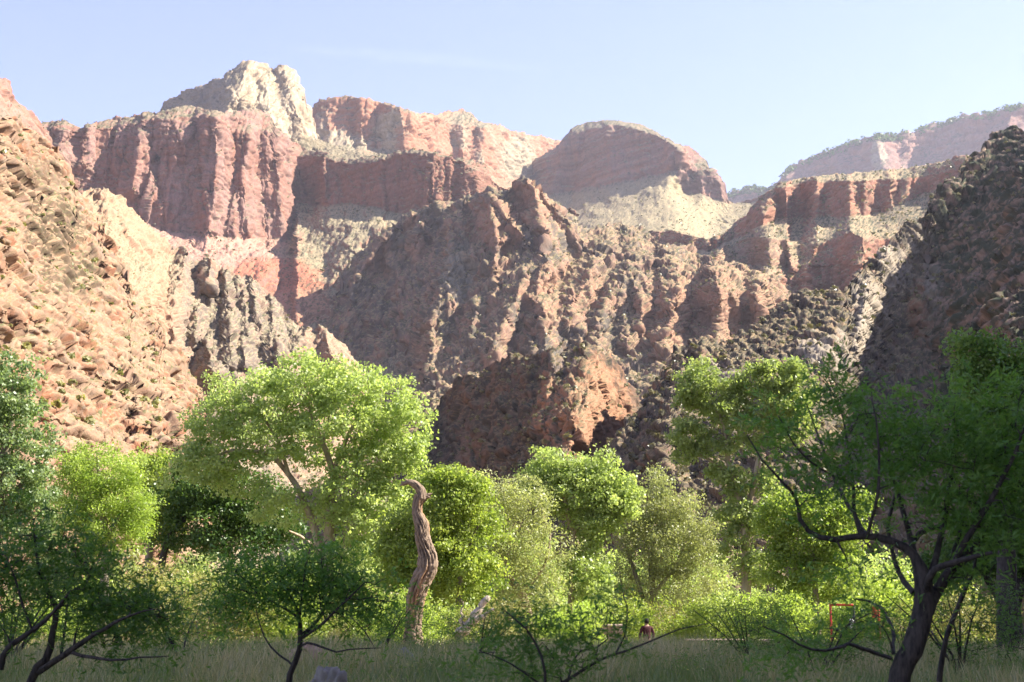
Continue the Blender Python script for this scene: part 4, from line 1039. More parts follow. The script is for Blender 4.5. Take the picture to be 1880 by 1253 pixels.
make_tree('cottonwood_tree', 'tall open cottonwood at right with a twin-forked pale trunk', 'tree', 58, (1370, 1165),
  [[(1368, 1165, 0.2244), (1370, 1050, 0.198), (1368, 960, 0.1782), (1352, 905, 0.132), (1337, 850, 0.099), (1330, 790, 0.066), (1310, 740, 0.0396)],
   [(1369, 960, 0.132), (1384, 890, 0.1122), (1396, 830, 0.0858), (1420, 775, 0.0528), (1440, 730, 0.033)], [(1380, 905, 0.0792), (1418, 872, 0.0594), (1450, 850, 0.033)],
   [(1345, 875, 0.066), (1310, 850, 0.0528), (1275, 830, 0.033)], [(1396, 830, 0.0528), (1380, 780, 0.0396), (1385, 740, 0.0264)]],
  [(1287, 690, 36, 32), (1300, 725, 50, 38), (1268, 720, 26, 30), (1385, 700, 40, 34), (1430, 690, 50, 34), (1465, 715, 35, 40), (1420, 740, 60, 34), (1350, 760, 40, 34), (1270, 800, 40, 34), (1250, 830, 22, 26), (1310, 820, 40, 26),
   (1390, 800, 40, 26), (1460, 780, 34, 40), (1345, 880, 34, 26), (1405, 890, 30, 26), (1350, 940, 30, 26), (1400, 960, 34, 30), (1345, 1000, 30, 30), (1395, 1040, 34, 34), (1320, 870, 26, 22)],
  LM['cotton'], BM['cotton'], 560, 62, .4, .135, 10)

make_tree('leafy_tree', 'sunlit yellow green tree half hidden behind the large dark mesquite', 'tree', 52, (1500, 1150),
  [[(1500, 1150, .14), (1495, 1060, .1), (1490, 980, .06)]],
  [(1440, 940, 45, 35), (1500, 950, 60, 40), (1540, 1000, 45, 50), (1470, 1000, 60, 40), (1520, 1060, 60, 45), (1440, 1050, 50, 40), (1560, 940, 40, 40)],
  LM['lime'], BM['grey'], 280, 85, .5, .115, 11)

make_tree('leafy_tree', 'dark green tree rising in the shade near the right edge', 'tree', 26, (1850, 1160),
  [[(1850, 1160, .2), (1845, 980, .16), (1835, 820, .12), (1815, 700, .07)], [(1838, 840, .1), (1880, 740, .06)]],
  [(1790, 640, 38, 34), (1820, 670, 50, 40), (1870, 700, 50, 50), (1775, 690, 30, 34), (1850, 760, 70, 50), (1900, 660, 40, 50), (1790, 760, 50, 40), (1850, 850, 80, 60), (1930, 800, 60, 120)],
  LM['mesq2'], BM['dark'], 330, 80, .30, .075, 12)
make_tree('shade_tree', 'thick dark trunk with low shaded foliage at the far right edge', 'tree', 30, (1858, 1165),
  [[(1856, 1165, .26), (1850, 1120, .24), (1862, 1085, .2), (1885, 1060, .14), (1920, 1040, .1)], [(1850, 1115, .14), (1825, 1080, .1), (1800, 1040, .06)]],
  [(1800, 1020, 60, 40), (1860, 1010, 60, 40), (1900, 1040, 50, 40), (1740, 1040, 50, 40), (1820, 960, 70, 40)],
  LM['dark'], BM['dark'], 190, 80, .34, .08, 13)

# ------------------------------------------------------------------ bushes and the tree line behind: a few grown once, then copied one by one
def proto(name, label, cat, group, leafmat, barkmat, w, h, ncl, per, rad, size, seed, stems=4, aspect=.6, line=False, mk=None, leafy=1.0):
    rng = np.random.default_rng(seed)
    t = empty(name, (0, 0, 0)); tag(t, label, cat, group)
    paths = []
    for k in range(stems):
        a = rng.random() * 6.28; s = .25 + .35 * rng.random()
        paths.append([(0, 0, 0, .014 * h), (math.cos(a) * w * s * .3, math.sin(a) * w * s * .3, h * .35, .010 * h), (math.cos(a) * w * s, math.sin(a) * w * s, h * .75, .006)])
    L = []
    for k in range(9):
        a = rng.random() * 6.28; r = w * .5 * rng.random() ** .5; z = h * (.3 + .5 * rng.random()) 
        L.append((Vector((math.cos(a) * r, math.sin(a) * r, z)), w * .25, w * .25, h * .22))
    T = lobes_points(L, ncl, rng, .3); T = T[T[:, 2] > .05]
    br = grow(paths, T, rng, step=.4, twig=.006)
    V, Q = tubes(br, 4); tag(mesh_np('stems', V, quads=Q, mat=barkmat, parent=t, smooth=True), kind='stuff')
    V, Q, C = leaves(T[rng.random(len(T)) < leafy], rng, per, rad, size, aspect=aspect, line=line)
    tag(mesh_np('foliage', V, quads=Q, col=C, mat=leafmat, parent=t), kind='stuff')
    return t

def spread(t, spots):
    first = True
    rng = random.Random(len(spots))
    for (px, py, D, sc, label) in spots:
        v = at(px, py, D); loc = (v.x, v.y, float(gz(v.x, v.y)) - .05)
        if first:
            t.location = loc; t.scale = (sc,) * 3; t['label'] = label; t.rotation_euler = (0, 0, rng.random() * 6.28); first = False
        else:
            copy_tree(t, loc, rng.random() * 6.28, sc, label)

tl = proto('broadleaf_tree', 'x', 'tree', 'tree line behind the cottonwoods', LM['cotton'], BM['grey'], 5.0, 6.0, 170, 80, .6, .15, 21)
spread(tl, [
 (140, 1130, 66, 1.1, 'green background tree behind the feathery lime tree'),
 (300, 1130, 70, .85, 'green background tree low between the feathery lime tree and the dark tree'),
 (420, 1130, 84, 1.28, 'green background tree behind the dark tree under the big cottonwood'),
 (700, 1130, 78, 1.28, 'green background tree between the big cottonwood and the dead trunk'),
 (560, 1130, 72, 1.15, 'green background tree behind the trunk of the largest cottonwood'),
 (1010, 1130, 70, .95, 'green background tree between the willow and the slender forked cottonwood'),
 (760, 1130, 66, 1.2, 'green background tree rising behind the top of the dead trunk'),
 (860, 1130, 70, 1.35, 'green background tree behind the dense rich green tree'),
 (950, 1130, 68, 1.25, 'green background tree right behind the grey green willow'),
 (1230, 1130, 70, 1.15, 'green background tree behind the pale yellow green willow'),
 (900, 1130, 76, 1.28, 'farthest green background tree left of the grey green willow'),
 (1130, 1130, 80, 1.22, 'green background tree right of the slender forked cottonwood'),
 (1330, 1130, 76, 0.84, 'green background tree left of the tall open cottonwood trunk'),
 (1450, 1130, 78, 0.89, 'green background tree right of the tall open cottonwood trunk'),
 (1600, 1130, 70, 1.08, 'green background tree behind the fork of the large dark mesquite')])
ob = proto('olive_bush', 'x', 'bush', 'olive bushes under the cottonwoods', LM['olive'], BM['grey'], 2.6, 2.3, 130, 70, .34, .075, 22, aspect=.4)
spread(ob, [
 (300, 1150, 46, 1.5, 'tan olive bush left of the shaded thicket under the big cottonwood'),
 (370, 1150, 42, 1.15, 'olive bush in the gap left of the small forked mesquite'),
 (660, 1150, 46, 1.2, 'olive bush between the big cottonwood trunk and the dead trunk'),
 (900, 1150, 44, .9, 'olive bush beside the fallen grey log'),
 (1090, 1150, 55, .9, 'olive bush left of the person in the grass'),
 (1245, 1150, 55, 1.0, 'olive bush right of the person in the grass'),
 (1720, 1150, 44, 1.1, 'sunlit olive bush seen right of the large mesquite trunk'),
 (1780, 1150, 50, 1.2, 'sunlit olive bush near the thick trunk at the right edge')])
lb = proto('lime_bush', 'x', 'bush', 'bright lime bushes in the sun', LM['lime'], BM['grey'], 2.8, 2.4, 130, 75, .36, .08, 23, aspect=.5)
spread(lb, [
 (50, 1150, 44, 1.0, 'bright lime bush low at the left behind the nearest left mesquite'),
 (110, 1150, 48, 1.0, 'bright lime bush next to the pink rocks at the left'),
 (470, 1150, 44, 1.35, 'bright lime bush below and left of the big cottonwood trunk'),
 (540, 1150, 48, 1.3, 'bright lime bush at the foot of the big cottonwood'),
 (705, 1150, 43, 1.1, 'bright lime bush just left of the dead trunk'),
 (1020, 1150, 50, 1.0, 'bright lime bush left of the slender cottonwood trunk'),
 (1420, 1150, 52, 1.15, 'bright lime bush right of the tall open cottonwood trunk'),
 (1560, 1150, 47, 1.2, 'bright lime bush behind the red metal frame')])
db = proto('dark_bush', 'x', 'bush', 'dark bushes in the thicket', LM['dense'], BM['dark'], 2.8, 2.6, 130, 80, .38, .08, 24)
spread(db, [
 (230, 1150, 52, 1.4, 'dark green bush under the feathery lime tree'),
 (430, 1150, 52, 1.3, 'dark green bush under the shaded left side of the big cottonwood'),
 (610, 1150, 52, 1.1, 'dark green bush right at the big cottonwood trunk'),
 (800, 1150, 46, .9, 'dark green bush right of the foot of the dead trunk'),
 (1160, 1150, 54, 1.1, 'dark green bush behind the person in the grass'),
 (1300, 1150, 54, 1.1, 'dark green bush behind the left picnic table'),
 (1470, 1150, 56, 1.2, 'dark green bush behind the right picnic table'),
 (1660, 1150, 48, 1.4, 'dark green bush behind the trunk of the large mesquite')])
gb = proto('mesquite_shrub', 'x', 'bush', 'shaded mesquite shrubs in the grass', LM['mesq'], BM['dark'], 2.2, 1.7, 150, 60, .28, .06, 25, stems=6, leafy=.6, aspect=.22, line=True)
spread(gb, [
 (330, 1170, 26, .95, 'shaded feathery shrub between the left mesquite and the small forked mesquite'),
 (230, 1170, 28, 1.1, 'shaded feathery shrub behind the right part of the left mesquite'),
 (20, 1170, 24, 1.15, 'shaded feathery shrub in the lower left corner'),
 (700, 1170, 28, .8, 'low shaded feathery shrub left of the foot of the dead trunk'),
 (880, 1170, 27, .75, 'low shaded feathery shrub in front of the fallen grey log'),
 (1372, 1170, 25, .8, 'shaded feathery shrub in front of the tall open cottonwood'),
 (1500, 1180, 20, .8, 'shaded feathery shrub left of the large mesquite trunk'),
 (1660, 1170, 27, .7, 'shaded feathery shrub right of the red metal frame'),
 (1760, 1180, 21, 1.0, 'shaded feathery shrub right of the large mesquite trunk')])

# ------------------------------------------------------------------ nearest mesquites, traced limb by limb
make_tree('mesquite_tree', 'large dark mesquite leaning up across the right foreground', 'tree', 9.5, (1640, 1253),
  [[(1652, 1253, 0.0731), (1678, 1185, 0.07224), (1696, 1115, 0.0688), (1694, 1062, 0.05848), (1680, 1022, 0.03311), (1645, 997, 0.02838), (1592, 985, 0.02365), (1532, 991, 0.01987), (1492, 982, 0.01656), (1468, 950, 0.01419), (1462, 915, 0.01183, -.1), (1440, 888, 0.00946, -.2), (1404, 852, 0.006622, -.2), (1372, 800, 0.003784, -.2)],
   [(1582, 985, 0.01925), (1568, 935, 0.0165, .1), (1566, 880, 0.0132, .2), (1556, 810, 0.0099, .2), (1542, 745, 0.0066, .3), (1520, 690, 0.00385, .3)],
   [(1566, 890, 0.011, .2), (1530, 872, 0.0099, 0), (1490, 850, 0.00825, -.1), (1456, 812, 0.0066, -.2), (1430, 765, 0.0044, -.2)],
   [(1697, 1120, 0.068), (1722, 1082, 0.0385, .1), (1748, 1045, 0.03025, .2), (1800, 1010, 0.022, .3), (1850, 985, 0.0165, .4), (1920, 940, 0.011, .4)],
   [(1700, 1095, 0.0275), (1712, 1050, 0.02475, -.2), (1760, 1030, 0.01925, -.3), (1822, 1015, 0.011, -.4)],
   [(1692, 1065, 0.0275), (1674, 1005, 0.022, .2), (1700, 975, 0.01925, .3), (1760, 955, 0.0165, .4), (1830, 925, 0.01375, .5), (1900, 890, 0.0099, .5)],
   [(1678, 1090, 0.022), (1655, 1060, 0.01925, .2), (1640, 1020, 0.0165, .3), (1632, 960, 0.01375, .4), (1650, 890, 0.011, .5), (1668, 830, 0.0077, .5), (1680, 770, 0.0044, .6)],
   [(1735, 1062, 0.01925), (1760, 990, 0.0165, .2), (1780, 900, 0.01375, .3), (1790, 820, 0.0099, .3), (1780, 750, 0.0055, .3)],
   [(1700, 1085, .026), (1728, 985, .022, .2), (1746, 880, .017, .3), (1742, 780, .009, .4)],
   [(1690, 1055, .024), (1662, 955, .02, .3), (1632, 860, .014, .4), (1588, 775, .007, .5)],
   [(1722, 1080, .026), (1790, 965, .021, -.1), (1850, 862, .015, -.2), (1892, 760, .008, -.3)],
   [(1748, 1045, .024), (1832, 950, .018, .5), (1905, 820, .01, .6)],
   [(1592, 985, .018), (1545, 905, .014, .5), (1505, 810, .01, .6), (1480, 740, .006, .7)],
   [(1592, 985, 0.0165), (1610, 920, 0.01375, -.3), (1615, 850, 0.011, -.4), (1610, 780, 0.0077, -.4), (1600, 720, 0.0044, -.4)],
   [(1636, 1210, 0.0165), (1600, 1198, 0.0154, -.4), (1562, 1184, 0.0132, -.6), (1530, 1192, 0.011, -.8), (1480, 1190, 0.0088, -.9), (1440, 1165, 0.0066, -.9), (1400, 1150, 0.0044, -1)],
   [(1640, 1200, 0.0165), (1636, 1150, 0.01375, .5), (1610, 1110, 0.011, .7), (1570, 1100, 0.0077, .8)],
   [(1725, 1253, 0.022, .4), (1735, 1180, 0.01925, .4), (1765, 1100, 0.0165, .5), (1790, 1040, 0.011, .6), (1800, 980, 0.0066, .6)]],
  [(1505, 700, 26, 34), (1545, 735, 40, 44), (1590, 770, 45, 45), (1430, 790, 40, 40), (1480, 830, 45, 34), (1545, 830, 45, 40), (1625, 820, 55, 50), (1690, 770, 50, 50), (1760, 770, 60, 50), (1700, 850, 70, 50), (1790, 840, 70, 50), (1860, 800, 60, 60),
   (1870, 880, 60, 50), (1600, 890, 50, 34), (1480, 900, 40, 26), (1770, 920, 70, 40), (1850, 950, 60, 40), (1690, 930, 50, 30), (1830, 1010, 50, 30), (1780, 1060, 50, 30), (1560, 1040, 40, 24), (1600, 1130, 40, 24), (1500, 1150, 50, 24), (1450, 1190, 40, 24), (1930, 860, 60, 100), (1860, 730, 50, 40)],
  LM['mesq'], BM['dark'], 460, 80, .17, .055, 31, leafy=.55, twig=.0042, step=.09, lift=.15, line=True, aspect=.22, wig=.05, dens_depth=1.6, shell=.1)

make_tree('mesquite_tree', 'dark mesquite with spreading limbs in the lower left foreground', 'tree', 11, (40, 1253),
  [[(56, 1252, 0.033), (86, 1207, 0.03025), (98, 1160, 0.02475), (103, 1118, 0.022), (88, 1085, 0.0165), (71, 1043, 0.0132), (64, 1000, 0.0099), (62, 954, 0.0055)],
   [(102, 1120, 0.0165), (122, 1098, 0.0154, .1), (142, 1084, 0.0132, .2), (160, 1066, 0.0099, .3), (176, 1044, 0.0066, .3), (190, 1000, 0.0044, .3)],
   [(70, 1235, 0.0275), (123, 1200, 0.02475, -.2), (165, 1172, 0.01925, -.3), (209, 1144, 0.0143, -.4), (245, 1128, 0.0088, -.4), (290, 1118, 0.0044, -.4)],
   [(125, 1199, 0.0165, -.2), (168, 1207, 0.0143, -.4), (210, 1212, 0.011, -.5), (261, 1207, 0.0077, -.5), (310, 1205, 0.0044, -.5)],
   [(0, 1230, 0.0275, -.3), (10, 1196, 0.02475, -.3), (56, 1162, 0.01925, -.3), (97, 1125, 0.01375, -.4), (130, 1085, 0.0088, -.4)],
   [(60, 1160, 0.011, -.3), (40, 1110, 0.0099, -.3), (28, 1060, 0.0077, -.3), (10, 1020, 0.0044, -.3)],
   [(112, 1200, 0.01375), (120, 1150, 0.011, .3), (125, 1100, 0.0088, .4), (140, 1040, 0.0055, .4)]],
  [(62, 990, 45, 40), (115, 1000, 50, 40), (165, 1040, 50, 40), (205, 1090, 60, 36), (250, 1120, 60, 34), (160, 1110, 50, 30), (90, 1060, 50, 40), (20, 1050, 40, 50), (300, 1130, 50, 30), (200, 1160, 60, 26), (90, 940, 40, 24), (10, 1120, 40, 40), (-40, 1040, 50, 80)],
  LM['mesq'], BM['dark'], 340, 62, .19, .06, 32, leafy=.55, twig=.005, step=.1, lift=.1, line=True, aspect=.22, wig=.05, dens_depth=1.5, shell=.1)

make_tree('mesquite_tree', 'small forked mesquite standing by the grey boulder', 'tree', 13, (528, 1253),
  [[(530, 1253, 0.03), (545, 1210, 0.027), (552, 1165, 0.024), (548, 1130, 0.0156), (538, 1105, 0.0108), (520, 1075, 0.006)],
   [(552, 1168, 0.021), (575, 1150, 0.018, .1), (595, 1120, 0.0144, .1), (610, 1080, 0.0096, .2), (625, 1040, 0.0048, .2)],
   [(556, 1172, 0.018), (590, 1148, 0.0156, -.2), (630, 1110, 0.012, -.3), (670, 1070, 0.006, -.3)],
   [(552, 1185, 0.015), (568, 1181, 0.0132, -.3), (590, 1188, 0.0108, -.4), (620, 1198, 0.009, -.5), (650, 1192, 0.0072, -.5), (700, 1190, 0.0036, -.5)],
   [(548, 1135, 0.0132), (510, 1110, 0.012, .2), (470, 1090, 0.0096, .3), (430, 1080, 0.0048, .3)],
   [(550, 1140, 0.012), (556, 1090, 0.0096, -.2), (560, 1040, 0.006, -.3)], [(540, 1225, 0.012), (490, 1180, 0.009, .3), (470, 1120, 0.006, .4)]],
  [(555, 1065, 60, 34), (610, 1060, 60, 34), (650, 1080, 50, 36), (505, 1090, 50, 30), (460, 1080, 50, 34), (600, 1110, 60, 24), (430, 1050, 40, 34), (690, 1110, 40, 30), (520, 1040, 50, 30), (420, 1110, 40, 26), (590, 1020, 40, 24), (670, 1150, 40, 20)],
  LM['mesq'], BM['dark'], 340, 56, .2, .062, 33, leafy=.5, twig=.0055, step=.12, lift=.12, line=True, aspect=.22, wig=.05, dens_depth=1.5, shell=.1)

make_tree('mesquite_tree', 'low sprawling mesquite branches at the bottom centre', 'tree', 9, (1030, 1290),
  [[(1020, 1290, 0.015), (1050, 1245, 0.013), (1090, 1220, 0.011), (1130, 1202, 0.009), (1190, 1180, 0.007), (1250, 1155, 0.005), (1300, 1145, 0.003)],
   [(1128, 1204, 0.008), (1148, 1168, 0.007, .1), (1152, 1130, 0.006, .1), (1142, 1085, 0.004, .2), (1138, 1040, 0.0025, .2)],
   [(1000, 1290, 0.0125, -.2), (1000, 1230, 0.01, -.3), (980, 1175, 0.008, -.3), (955, 1145, 0.006, -.4), (925, 1120, 0.004, -.4)],
   [(1040, 1255, 0.01), (1060, 1200, 0.007, .3), (1112, 1183, 0.006, .3), (1114, 1145, 0.004, .3)],
   [(1010, 1265, 0.009, -.2), (960, 1235, 0.007, -.3), (920, 1210, 0.005, -.3), (880, 1195, 0.003, -.3)]],
  [(930, 1125, 34, 22), (985, 1140, 40, 26), (1000, 1190, 34, 24), (1060, 1160, 44, 28), (1110, 1120, 34, 30), (1060, 1215, 44, 24), (905, 1205, 34, 18), (960, 1230, 34, 20)],
  LM['mesq'], BM['dark'], 110, 55, .15, .05, 34, leafy=.5, twig=.0035, step=.09, lift=.1, line=True, aspect=.22, wig=.06, dens_depth=1.5, shell=.1)

# ------------------------------------------------------------------ the twisted dead trunk
def snag():
    D = 39.0
    g = at(757, 1165, D)
    root = Vector((g.x, g.y, float(gz(g.x, g.y)) - .1))
    pts = [(756, 1215, 24), (757, 1190, 19), (759, 1161, 15), (760, 1136, 14), (762, 1111, 15), (767, 1086, 16), (775, 1064, 16.5), (784, 1045, 17), (786, 1026, 16.5), (780, 1004, 14.5), (775, 985, 13), (773, 963, 12), (767, 943, 9), (767, 925, 8.5), (772, 910, 9)]
    hook = [(773, 916, 9), (774, 906, 8.5), (769, 897, 7.5), (760, 889, 6.5), (750, 886, 4.5), (738, 890, 2.6)]
    stub = [(766, 922, 8), (775, 917, 7), (783, 912, 4), (790, 908, 1.5)]
    m = D / FPX
    t = empty('dead_tree_trunk', root)
    tag(t, 'twisted grey dead tree trunk with a hooked broken top', 'dead tree')
    mat = rock_material('weathered_bark', 14, .8, .2, .02)
    def tube_part(name, p, sides, amp, n):
        q = [(*at(x, y, D)[:], r * m) for x, y, r in p]
        q = smooth_path([(a, b, c, d) for a, b, c, d in q], (sum(math.dist(q[i][:3], q[i + 1][:3]) for i in range(len(q) - 1))) / n)
        P = q[:, :3] - np.array(root); R = q[:, 3]
        T = np.gradient(P, axis=0); T /= np.linalg.norm(T, axis=1, keepdims=True)
        A = np.cross(T, np.array([0, 1, 0.0])); A /= np.linalg.norm(A, axis=1, keepdims=True); B = np.cross(T, A)
        s = np.r_[0, np.cumsum(np.linalg.norm(np.diff(P, axis=0), axis=1))]
        a = np.arange(sides) / sides * 2 * np.pi
        tw = s[:, None] * .22 + a[None] + .25 * np.sin(s[:, None] * 1.7)
        cx, cy = np.cos(tw), np.sin(tw)
        f = ridged(cx * 3.4, cy * 3.4, s[:, None] * 1.5, 3)
        f2 = fbm(cx * 1.1, cy * 1.1, s[:, None] * 1.4 + 5, 2)
        f3 = ridged(cx * 8, cy * 8, s[:, None] * 5 + 9, 2)
        rr = R[:, None] * (1 + .20 * f2 + amp * (f - .6) + amp * .45 * (f3 - .6))
        ring = P[:, None] + rr[..., None] * (A[:, None] * np.cos(a)[None, :, None] + B[:, None] * np.sin(a)[None, :, None])
        dp = sstep(.25, .72, f * .7 + f3 * .3)
        cc = mix(np.array([.04, .027, .019]), np.array([.25, .185, .135]), dp[..., None])
        strip = sstep(.1, .35, fbm(cx * .8, cy * .8, s[:, None] * .5 + 2, 2))[..., None]
        cc = mix(cc, np.array([.33, .18, .095]) * (.5 + .6 * dp[..., None]), strip * .7)
        V = ring.reshape(-1, 3); nn = len(P)
        i = np.arange(nn - 1)[:, None] * sides; j = np.arange(sides)[None]; k = (j + 1) % sides
        Q = np.stack([i + j, i + k, i + sides + k, i + sides + j], -1).reshape(-1, 4)
        cc = np.concatenate([cc.reshape(-1, 3), cc[-1, :1]]); V = np.concatenate([V, P[-1:]]); e = (nn - 1) * sides
        tr = [(e + jj, e + (jj + 1) % sides, len(V) - 1) for jj in range(sides)]
        mesh_np(name, V, quads=Q, tris=tr, col=cc, mat=mat, parent=t)
    tube_part('trunk', pts, 84, .42, 260)
    tube_part('broken_top', hook, 40, .3, 50)
    tube_part('branch_stub', stub, 30, .3, 30)
    rng = np.random.default_rng(8)
    for (x0, y0, dx, dy) in ((744, 887, -9, -2), (741, 889, -8, 3), (750, 885, -7, -6), (786, 909, 8, -3), (784, 912, 8, 3), (771, 905, 3, -9), (765, 893, 1, -6)):
        p0, p1 = at(x0, y0, D), at(x0 + dx, y0 + dy, D + rng.normal() * .03)
        V, Q = tubes([(np.array([p0, (p0 + p1) / 2, p1]) - np.array(root), np.array([.045, .03, .004]))], 6)
        mesh_np('splinter', V, quads=Q, col=np.tile([.30, .22, .16], (len(V), 1)), mat=mat, parent=t)
snag()

def fallen_log():
    D = 38
    root = at(868, 1150, D); root.z = float(gz(root.x, root.y)) - .02
    t = empty('fallen_log', root); tag(t, 'pale weathered fallen log leaning right of the dead trunk', 'log')
    mat = bark_material('weathered_wood', (.20, .16, .12), (.55, .46, .36), 14, .7, .02)
    br = [[(840, 1168, .14), (862, 1145, .13), (880, 1122, .11), (896, 1098, .07)], [(870, 1140, .08, -.2), (888, 1130, .06, -.3), (905, 1118, .03, -.4)], [(852, 1150, .07), (846, 1130, .04), (850, 1112, .02)]]
    L = []
    for p in br:
        s = smooth_path(px_path(p, D), .08); pp = s[:, :3] - np.array(root)
        L.append((pp + .02 * np.random.default_rng(3).normal(size=pp.shape), s[:, 3] * (1 + .15 * np.sin(np.arange(len(s))))))
    V, Q = tubes(L[:1], 12); mesh_np('trunk', V, quads=Q, mat=mat, parent=t, smooth=False)
    for b_ in L[1:]:
        V, Q = tubes([b_], 8); mesh_np('branch', V, quads=Q, mat=mat, parent=t, smooth=False)
fallen_log()

# ------------------------------------------------------------------ boulders
def boulder(px, py, D, w, h, dpt, col, label, seed, group=None):
    v = at(px, py, D); root = Vector((v.x, v.y, float(gz(v.x, v.y))))
    n, m = 64, 40
    th = np.linspace(0, 2 * np.pi, n, endpoint=False)[None]; ph = np.linspace(-.35, np.pi / 2, m)[:, None]
    x, y, z = np.cos(th) * np.cos(ph), np.sin(th) * np.cos(ph), np.sin(ph) + 0 * th
    r = 1 + .35 * fbm(x * 1.3, y * 1.3, z * 1.3 + seed, 2) + .12 * (np.round(fbm(x * 2, y * 2, z * 2 + seed, 2) * 5) / 5) + .16 * facet(x * 1.6, y * 1.6, z * 1.6 + seed, seed) + .07 * facet(x * 4, y * 4, z * 4, seed + 2) + .03 * fbm(x * 8, y * 8, z * 8 + seed, 2)
    P = np.stack([x * r * w / 2, y * r * dpt / 2, np.maximum(z * r, -.3) * h], -1)
    idx = np.arange(n * m).reshape(m, n); i2 = np.roll(idx, -1, 1)
    Q = np.stack([idx[:-1], i2[:-1], i2[1:], idx[1:]], -1).reshape(-1, 4)
    C = col * (1 + .25 * fbm(x * 3, y * 3, z * 3 + seed, 3))[..., None]
    o = mesh_np('boulder', P.reshape(-1, 3), quads=Q, col=C.reshape(-1, 3), mat=BOULD)
    o.location = root; tag(o, label, 'boulder', group)
BOULD = rock_material('boulder_rock', 9, .6, 1, .02)
G1, G2, G3 = np.array([.30, .27, .24]), np.array([.42, .28, .2]), np.array([.5, .44, .38])
boulder(597, 1240, 14, .62, .52, .6, G1, 'grey granite boulder at the foot of the small forked mesquite', 1)
boulder(520, 1253, 13.4, .45, .22, .4, G1, 'low grey rock just left of the small forked mesquite', 2)
boulder(742, 1190, 26, .42, .30, .4, G1, 'rounded grey rock in the grass in front of the dead trunk', 3)
boulder(563, 1190, 23, .75, .38, .6, G2, 'orange brown rock behind the small forked mesquite', 4)
boulder(14, 1215, 14, .24, .38, .2, G3, 'whitish rock at the lower left corner, left one of two', 5)
boulder(36, 1235, 13.5, .26, .22, .22, G3, 'pinkish white rock at the lower left corner, right one of two', 6)
boulder(1614, 1215, 13, .4, .45, .4, G3 * .8, 'pale rock just left of the large mesquite trunk', 7)
boulder(1700, 1240, 12, .75, .35, .6, G1, 'flat grey rock just right of the large mesquite trunk', 8)
boulder(92, 1140, 44, 1.3, .95, 1.0, G2 * 1.25, 'pink sunlit rock glimpsed through the left mesquite', 9)
boulder(66, 1150, 43, .8, .7, .8, G2 * 1.1, 'smaller orange rock left of the pink sunlit rock', 10)
for i, (px, w) in enumerate(((655, .7), (690, .5), (800, .6), (822, .45), (835, .8), (905, .5))):
    boulder(px, 1160, 41, w, .32 + .1 * (i % 3), .5, G2 * 1.2, ['sunlit stone left of the lime bush by the dead trunk', 'small sunlit stone close left of the dead trunk', 'sunlit stone close right of the dead trunk', 'small sunlit stone midway between dead trunk and fallen log', 'wide sunlit stone touching the fallen log', 'small sunlit stone right of the fallen log'][i], 20 + i, 'sunlit stones around the dead trunk')

# ------------------------------------------------------------------ picnic tables, wall, red frame
def box(cx, cy, cz, sx, sy, sz, rz=0):
    v = np.array([(x, y, z) for z in (-.5, .5) for y in (-.5, .5) for x in (-.5, .5)]) * (sx, sy, sz)
    c, s = math.cos(rz), math.sin(rz)
    v = np.column_stack([v[:, 0] * c - v[:, 1] * s, v[:, 0] * s + v[:, 1] * c, v[:, 2]]) + (cx, cy, cz)
    return v, np.array([(0, 2, 3, 1), (4, 5, 7, 6), (0, 1, 5, 4), (2, 6, 7, 3), (0, 4, 6, 2), (1, 3, 7, 5)])
def boxpart(name, mat, parent, *a, **k):
    v, q = box(*a, **k); o = mesh_np(name, v, quads=q, mat=mat, parent=parent)
    bv = o.modifiers.new('bevel', 'BEVEL'); bv.width = .008; bv.segments = 1
    return o
def plain(name, c, rough=.7, metal=0):
    m, n, l, b = new_mat(name)
    tc = n.new('ShaderNodeTexCoord'); n1 = n.new('ShaderNodeTexNoise'); n1.inputs['Scale'].default_value = 12; n1.inputs['Detail'].default_value = 5
    l.new(tc.outputs['Object'], n1.inputs['Vector'])
    cr = n.new('ShaderNodeValToRGB'); e = cr.color_ramp.elements
    e[0].position = .3; e[0].color = (*[x * .7 for x in c], 1); e[1].position = .7; e[1].color = (*[min(1, x * 1.15) for x in c], 1)
    l.new(n1.outputs['Fac'], cr.inputs['Fac']); l.new(cr.outputs['Color'], b.inputs['Base Color'])
    b.inputs['Roughness'].default_value = rough; b.inputs['Metallic'].default_value = metal
    return m
M_TABLE = plain('weathered_table', (.52, .40, .32)); M_RED = plain('red_paint', (.45, .05, .035), .45); M_WHITE = plain('white_sign', (.75, .74, .72), .5); M_DARKM = plain('dark_metal', (.03, .03, .03), .5)
def picnic_table(px, D, label, rz):
    v = at(px, 1150, D); root = (v.x, v.y, float(gz(v.x, v.y)))
    t = empty('picnic_table', root); t.rotation_euler = (0, 0, rz); tag(t, label, 'picnic table', 'picnic tables beyond the grass')
    for k in range(4): boxpart('top_plank', M_TABLE, t, 0, (k - 1.5) * .185, .9, 1.8, .17, .05)
    for s in (-1, 1):
        boxpart('bench', M_TABLE, t, 0, s * .72, .52, 1.8, .26, .05)
        boxpart('leg', M_TABLE, t, s * .65, 0, .43, .09, .5, .86)
        boxpart('brace', M_TABLE, t, s * .56, 0, .46, .07, 1.5, .07)
picnic_table(1310, 47, 'weathered picnic table between the person and the tall open cottonwood trunk', .12)
picnic_table(1447, 46, 'weathered picnic table left of the red metal frame', -.1)

